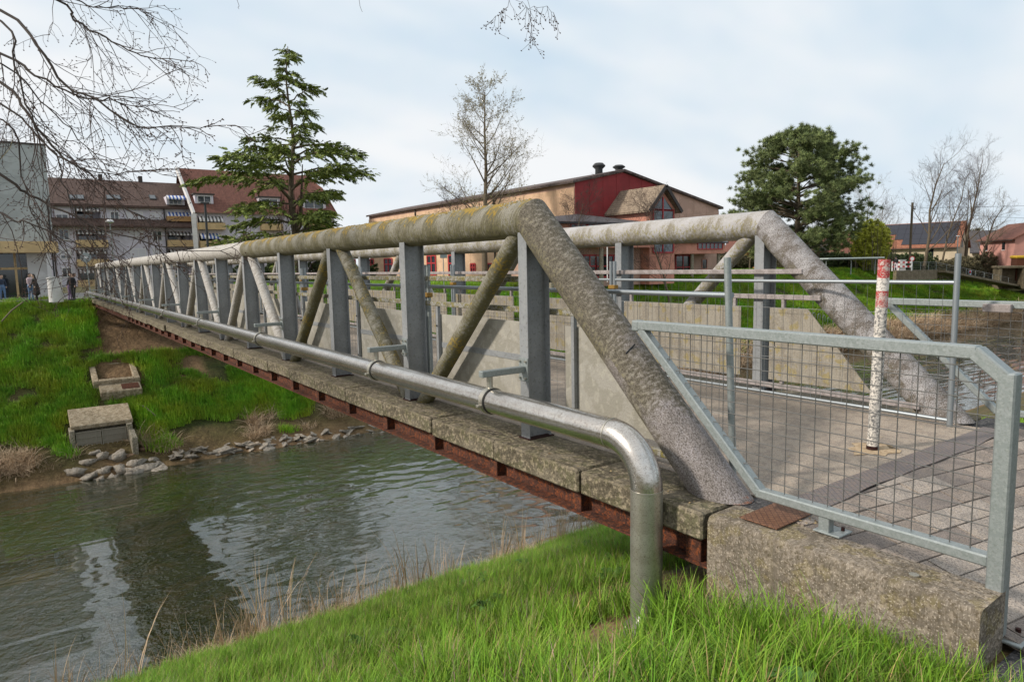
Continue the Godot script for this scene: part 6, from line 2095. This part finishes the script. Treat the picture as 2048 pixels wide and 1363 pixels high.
# ---------------------------------------------------------------- people, small in the distance
func person(label: String, pos: Vector3, turn: float, h: float, bones: Array, cols: Array) -> Node3D:
	# bones: [from, to, r0, r1, colour index] for a figure 1.7 m tall, meshed as one smooth skin
	var t := thing("person", label, "person", "", pos, turn)
	var cell := 0.034
	var lo := Vector3(1e9, 1e9, 1e9); var hi := -lo
	for b in bones:
		for e in 2:
			var r := Vector3.ONE * (maxf(b[2], b[3]) + cell * 2)
			lo = lo.min(b[e] - r); hi = hi.max(b[e] + r)
	var nx := int((hi.x - lo.x) / cell) + 1; var ny := int((hi.y - lo.y) / cell) + 1; var nz := int((hi.z - lo.z) / cell) + 1
	var f := PackedFloat32Array(); f.resize(nx * ny * nz); f.fill(1.0)
	for b in bones:
		var a: Vector3 = b[0]; var d: Vector3 = b[1] - b[0]
		var dl := maxf(d.length_squared(), 1e-6)
		var rr := maxf(b[2], b[3]) + cell * 3
		var mn: Vector3 = (b[0] as Vector3).min(b[1]) - Vector3.ONE * rr - lo; var mx: Vector3 = (b[0] as Vector3).max(b[1]) + Vector3.ONE * rr - lo
		for k in range(maxi(0, int(mn.z / cell)), mini(nz, int(mx.z / cell) + 1)):
			for j in range(maxi(0, int(mn.y / cell)), mini(ny, int(mx.y / cell) + 1)):
				for i in range(maxi(0, int(mn.x / cell)), mini(nx, int(mx.x / cell) + 1)):
					var p := lo + Vector3(i, j, k) * cell
					var u := clampf((p - a).dot(d) / dl, 0, 1)
					var s := (p - a - d * u).length() - lerpf(b[2], b[3], u)
					var q := i + nx * (j + ny * k)
					var w := clampf(0.5 + 0.5 * (s - f[q]) / 0.035, 0, 1)
					f[q] = lerpf(s, f[q], w) - 0.035 * w * (1 - w) if f[q] < 0.9 else s
	var m := MB.new()
	var id := PackedInt32Array(); id.resize(nx * ny * nz); id.fill(-1)
	for k in nz - 1:
		for j in ny - 1:
			for i in nx - 1:
				var inside := 0
				var c := Vector3.ZERO; var cnt := 0
				var vals := []
				for q in 8:
					var v := f[(i + (q & 1)) + nx * ((j + ((q >> 1) & 1)) + ny * (k + (q >> 2)))]
					vals.append(v)
					if v < 0: inside += 1
				if inside == 0 or inside == 8: continue
				for e in [[0, 1], [2, 3], [4, 5], [6, 7], [0, 2], [1, 3], [4, 6], [5, 7], [0, 4], [1, 5], [2, 6], [3, 7]]:
					var v0: float = vals[e[0]]; var v1: float = vals[e[1]]
					if (v0 < 0) == (v1 < 0): continue
					var u := v0 / (v0 - v1)
					var pa := Vector3(e[0] & 1, (e[0] >> 1) & 1, e[0] >> 2); var pb := Vector3(e[1] & 1, (e[1] >> 1) & 1, e[1] >> 2)
					c += pa.lerp(pb, u); cnt += 1
				var p := lo + (Vector3(i, j, k) + c / cnt) * cell
				var best := 1e9; var col := Color.WHITE
				for b in bones:
					var d: Vector3 = b[1] - b[0]
					var u := clampf((p - b[0]).dot(d) / maxf(d.length_squared(), 1e-6), 0, 1)
					var s: float = (p - b[0] - d * u).length() - lerpf(b[2], b[3], u)
					if s < best: best = s; col = cols[b[4]]
				m.col = col
				var g := Vector3(vals[1] + vals[3] + vals[5] + vals[7] - vals[0] - vals[2] - vals[4] - vals[6], vals[2] + vals[3] + vals[6] + vals[7] - vals[0] - vals[1] - vals[4] - vals[5], vals[4] + vals[5] + vals[6] + vals[7] - vals[0] - vals[1] - vals[2] - vals[3])
				id[i + nx * (j + ny * k)] = m.vert(p * (h / 1.7), g.normalized())
	for k in range(1, nz - 1):
		for j in range(1, ny - 1):
			for i in range(1, nx - 1):
				var q := i + nx * (j + ny * k)
				var s0 := f[q] < 0
				for ax in 3:
					var st: int = [1, nx, nx * ny][ax]
					if s0 == (f[q + st] < 0): continue
					var o1: int = [nx, nx * ny, 1][ax]; var o2: int = [nx * ny, 1, nx][ax]
					var a := id[q]; var b := id[q - o1]; var c := id[q - o1 - o2]; var d := id[q - o2]
					if a < 0 or b < 0 or c < 0 or d < 0: continue
					if s0: m.i.append_array([a, b, c, a, c, d])
					else: m.i.append_array([a, c, b, a, d, c])
	part("body", m.fix(), M.skin, t)
	return t

func figure(o: Dictionary) -> Array:
	# colours: 0 skin, 1 hair, 2 top, 3 trousers, 4 shoes
	var lean: float = o.get("lean", 0.0); var step: float = o.get("step", 0.06); var bendn: float = o.get("nod", 0.0)
	var hip := Vector3(0, 0.9, 0); var ch := Vector3(0, 1.32, lean); var neck := Vector3(0, 1.45, lean + 0.02); var head := Vector3(0, 1.58, lean + 0.04 + bendn)
	var b := []
	for s in [-1.0, 1.0]:
		var kn := Vector3(0.09 * s, 0.48, step * s * 0.6 + 0.03); var an := Vector3(0.09 * s, 0.08, step * s)
		b.append([Vector3(0.085 * s, 0.88, 0), kn, 0.095, 0.06, 3]); b.append([kn, an, 0.062, 0.045, 3]); b.append([an + Vector3(0, -0.03, 0), an + Vector3(0, -0.045, 0.13), 0.042, 0.035, 4])
		var sh := Vector3(0.17 * s, 1.36, lean); var el: Vector3 = Vector3(0.23 * s, 1.12, lean + 0.02 - step * s * 0.4); var wr: Vector3 = o.get("wrist_r" if s > 0 else "wrist_l", Vector3(0.22 * s, 0.9, lean + 0.12 - step * s * 0.6))
		b.append([sh, el, 0.055, 0.045, 2]); b.append([el, wr, 0.045, 0.034, 2]); b.append([wr, wr + Vector3(0, -0.07, 0.03), 0.035, 0.03, 0])
	b.append([hip, Vector3(0, 1.08, lean * 0.4), 0.135, 0.12, 2 if o.get("long", false) else 3]); b.append([Vector3(0, 1.06, lean * 0.4), ch, 0.125, 0.14, 2]); b.append([Vector3(-0.1, 1.36, lean), Vector3(0.1, 1.36, lean), 0.075, 0.075, 2])
	b.append([neck, head, 0.05, 0.06, 0]); b.append([head, head + Vector3(0, 0.05, 0.01), 0.09, 0.085, 0]); b.append([head + Vector3(0, 0.02, -0.025), head + Vector3(0, 0.07, -0.01), 0.092, 0.09, 1])
	if o.get("hair", false): b.append([head + Vector3(0, -0.02, -0.05), Vector3(0, 1.28, lean - 0.11), 0.08, 0.06, 1])
	if o.get("coat", false): b.append([Vector3(0, 1.0, 0), Vector3(0, 0.5, 0.0), 0.15, 0.21, 2])
	if o.has("bag"): b.append([Vector3(0, 1.3, lean - 0.17), Vector3(0, 1.08, lean - 0.17), 0.12, 0.13, 5])
	return b

func build_people() -> void:
	var skin := Color(0.5, 0.33, 0.25); var black := Color(0.014, 0.013, 0.015); var shoe := Color(0.03, 0.03, 0.035)
	var y := 0.09
	var p := on_y(62, 600, y)
	person("person with long dark hair in a pale pink top and blue jeans", p, 0.9, 1.66, figure({"hair": true, "step": 0.05, "bag": 1}), [skin, black, Color(0.55, 0.42, 0.44), Color(0.13, 0.2, 0.33), shoe, black])
	p = on_y(74, 600, y)
	person("person in a long black coat standing beside the grey building", p, -1.2, 1.6, figure({"hair": true, "coat": true, "lean": 0.08}), [skin, black, Color(0.016, 0.016, 0.018), black, shoe])
	p = on_y(140, 600, y)
	person("person in a dark top and purple trousers leaning over near the white pillar", p, 1.3, 1.6, figure({"lean": 0.2, "nod": 0.1, "step": 0.05, "long": true}), [skin, Color(0.05, 0.03, 0.02), Color(0.03, 0.03, 0.04), Color(0.2, 0.14, 0.24), shoe])
	p = on_y(148, 600, y)
	person("person in black clothes with a shoulder bag near the white pillar", p, -0.6, 1.62, figure({"lean": 0.1, "step": 0.08, "bag": 1}), [skin, black, Color(0.02, 0.02, 0.026), Color(0.02, 0.02, 0.022), shoe, Color(0.1, 0.03, 0.04)])
	p = on_y(6, 600, y)
	person("person in blue jeans seen through the twigs beside the dark glazing", p, 0.4, 1.6, figure({"step": 0.1}), [skin, black, Color(0.03, 0.04, 0.07), Color(0.1, 0.17, 0.3), shoe])
	p = at(1792, 543, 81); p.y = 0.0
	person("person in a dark jacket and pale trousers walking past the striped barrier", p, 2.2, 1.7, figure({"step": 0.26, "bag": 1}), [skin, black, Color(0.02, 0.02, 0.03), Color(0.6, 0.5, 0.56), shoe, black])
	p = at(1940, 558, 112); p.y = at(1940, 558, 112).y
	person("person in pale blue with a red rucksack walking on the ramp", p, 2.0, 1.7, figure({"step": 0.2, "bag": 1, "lean": 0.06}), [skin, Color(0.08, 0.05, 0.03), Color(0.35, 0.46, 0.6), Color(0.4, 0.5, 0.6), shoe, Color(0.5, 0.05, 0.06)])

func more_materials() -> void:
	var w := Color(1, 1, 1)
	M.stone_pale = mat(rgb(255, 250, 244), 0.95, 0.0, layered(256, rgb(186, 178, 166), [[rgb(150, 140, 126), 0.03, 0.45, 0.62, 0.8]], 315), 1.0)
	M.brass = mat(rgb(150, 116, 52), 0.5, 0.4)
	M.slab_b = mat(rgb(232, 228, 226), 0.95, 0.0, M.slab.albedo_texture, 0.7)
	M.slab_c = mat(rgb(206, 204, 206), 0.95, 0.0, M.slab.albedo_texture, 1.1)
	M.mortar = mat(rgb(255, 248, 235), 0.95, 0.0, layered(256, rgb(176, 160, 138), [[rgb(150, 132, 110), 0.03, 0.45, 0.62, 0.8]], 301), 2.0)
	M.wood = mat(w, 0.85, 0.0, layered(256, rgb(176, 140, 92), [[rgb(140, 104, 64), 0.03, 0.45, 0.6, 0.8, 0, 8]], 303), 1.0)
	M.bollard_white = mat(w, 0.75, 0.0, layered(256, rgb(214, 208, 200), [[rgb(120, 118, 114), 0.06, 0.62, 0.68, 0.9]], 305), 2.2)
	var stucco := layered(256, rgb(250, 250, 250), [[rgb(226, 226, 226), 0.01, 0.4, 0.62, 0.7], [rgb(238, 236, 232), 0.05, 0.5, 0.7, 0.6]], 307)
	M.lilac = mat(rgb(214, 209, 219), 0.95, 0.0, stucco, 0.15)
	M.white_wall = mat(rgb(214, 212, 210), 0.95, 0.0, stucco, 0.3)
	M.grey_wall = mat(rgb(178, 182, 180), 0.9, 0.0, stucco, 0.2)
	M.beige = mat(rgb(206, 178, 132), 0.9, 0.0, stucco, 0.3)
	M.peach = mat(rgb(222, 186, 154), 0.95, 0.0, stucco, 0.2)
	M.tan_wall = mat(rgb(194, 160, 143), 0.95, 0.0, stucco, 0.2)
	M.orange_wall = mat(rgb(202, 142, 122), 0.95, 0.0, stucco, 0.2)
	M.red_wall = mat(rgb(142, 46, 48), 0.8, 0.0, stucco, 0.2)
	M.pink = mat(rgb(206, 152, 140), 0.95, 0.0, stucco, 0.2)
	M.plaster = mat(rgb(206, 190, 164), 0.95, 0.0, stucco, 0.2)
	M.bright_orange = mat(rgb(208, 152, 100), 0.95, 0.0, stucco, 0.2)
	var tiles := roof_tex(rgb(255, 255, 255), rgb(176, 170, 168))
	M.brown_tile = mat(rgb(98, 78, 70), 0.9, 0.0, tiles, 0.5)
	M.red_tile = mat(rgb(128, 84, 71), 0.9, 0.0, tiles, 0.5)
	M.orange_tile = mat(rgb(164, 110, 86), 0.9, 0.0, tiles, 0.5)
	M.shingle = mat(rgb(158, 142, 122), 0.9, 0.0, tiles, 0.5)
	M.dark_roof = mat(rgb(112, 98, 94), 0.85, 0.0, tiles, 0.3)
	M.slate = mat(rgb(86, 84, 88), 0.8, 0.0, tiles, 0.4)
	M.solar = mat(rgb(40, 42, 52), 0.35)
	M.shutter = mat(rgb(204, 202, 206), 0.8)
	M.dim_frame = mat(rgb(170, 168, 166), 0.7)
	M.awning_grey = mat(rgb(96, 92, 88), 0.9)
	M.awning_blue = mat(rgb(62, 92, 160), 0.9)
	M.sky_glass = mat(rgb(70, 78, 84), 0.05); M.sky_glass.metallic_specular = 1.0
	M.shelter = mat(rgb(188, 200, 198), 0.3)
	M.dark_concrete = mat(rgb(255, 250, 245), 0.95, 0.0, M.edge.albedo_texture, 0.4)
	M.pale_concrete = mat(rgb(255, 250, 242), 0.95, 0.0, layered(256, rgb(172, 160, 140), [[rgb(132, 120, 98), 0.02, 0.42, 0.6, 0.8], [rgb(190, 182, 168), 0.04, 0.55, 0.7, 0.6], [rgb(98, 92, 70), 0.06, 0.6, 0.7, 0.6]], 311), 0.5)
	M.grate = mat(rgb(142, 136, 122), 0.7, 0.2)
	M.limb = mat(w, 0.95, 0.0, layered(256, rgb(126, 116, 88), [[rgb(90, 80, 62), 0.04, 0.45, 0.6, 0.8], [rgb(150, 146, 96), 0.03, 0.55, 0.7, 0.7]], 313), 0.8)
	M.lichen = mat(w, 0.95); M.lichen.vertex_color_use_as_albedo = true
	M.skin = mat(w, 0.85); M.skin.vertex_color_use_as_albedo = true

func roof_tex(a: Color, b: Color) -> ImageTexture:
	# courses of small tiles, too far away to tell apart one by one
	var im := Image.create(256, 256, false, Image.FORMAT_RGBA8)
	var r := RandomNumberGenerator.new(); r.seed = 3
	for row in 8:
		for col in 12:
			var c := a.lerp(b, r.randf() * 0.7)
			im.fill_rect(Rect2i(col * 22, row * 32, 22, 32), c)
			im.fill_rect(Rect2i(col * 22, row * 32, 2, 32), c.darkened(0.25))
		im.fill_rect(Rect2i(0, row * 32, 256, 4), b.darkened(0.35))
	im.generate_mipmaps()
	return ImageTexture.create_from_image(im)

func _ready() -> void:
	land.seed = 3; land.frequency = 0.5
	build_camera()
	build_sky()
	make_materials()
	more_materials()
	build_land()
	build_bridge()
	build_pipe()
	build_near_end()
	build_flats()
	build_grey_hall()
	build_school()
	build_village()
	build_far_furniture()
	build_outlet()
	build_people()
	build_grass()
	build_trees()
	build_overhang()
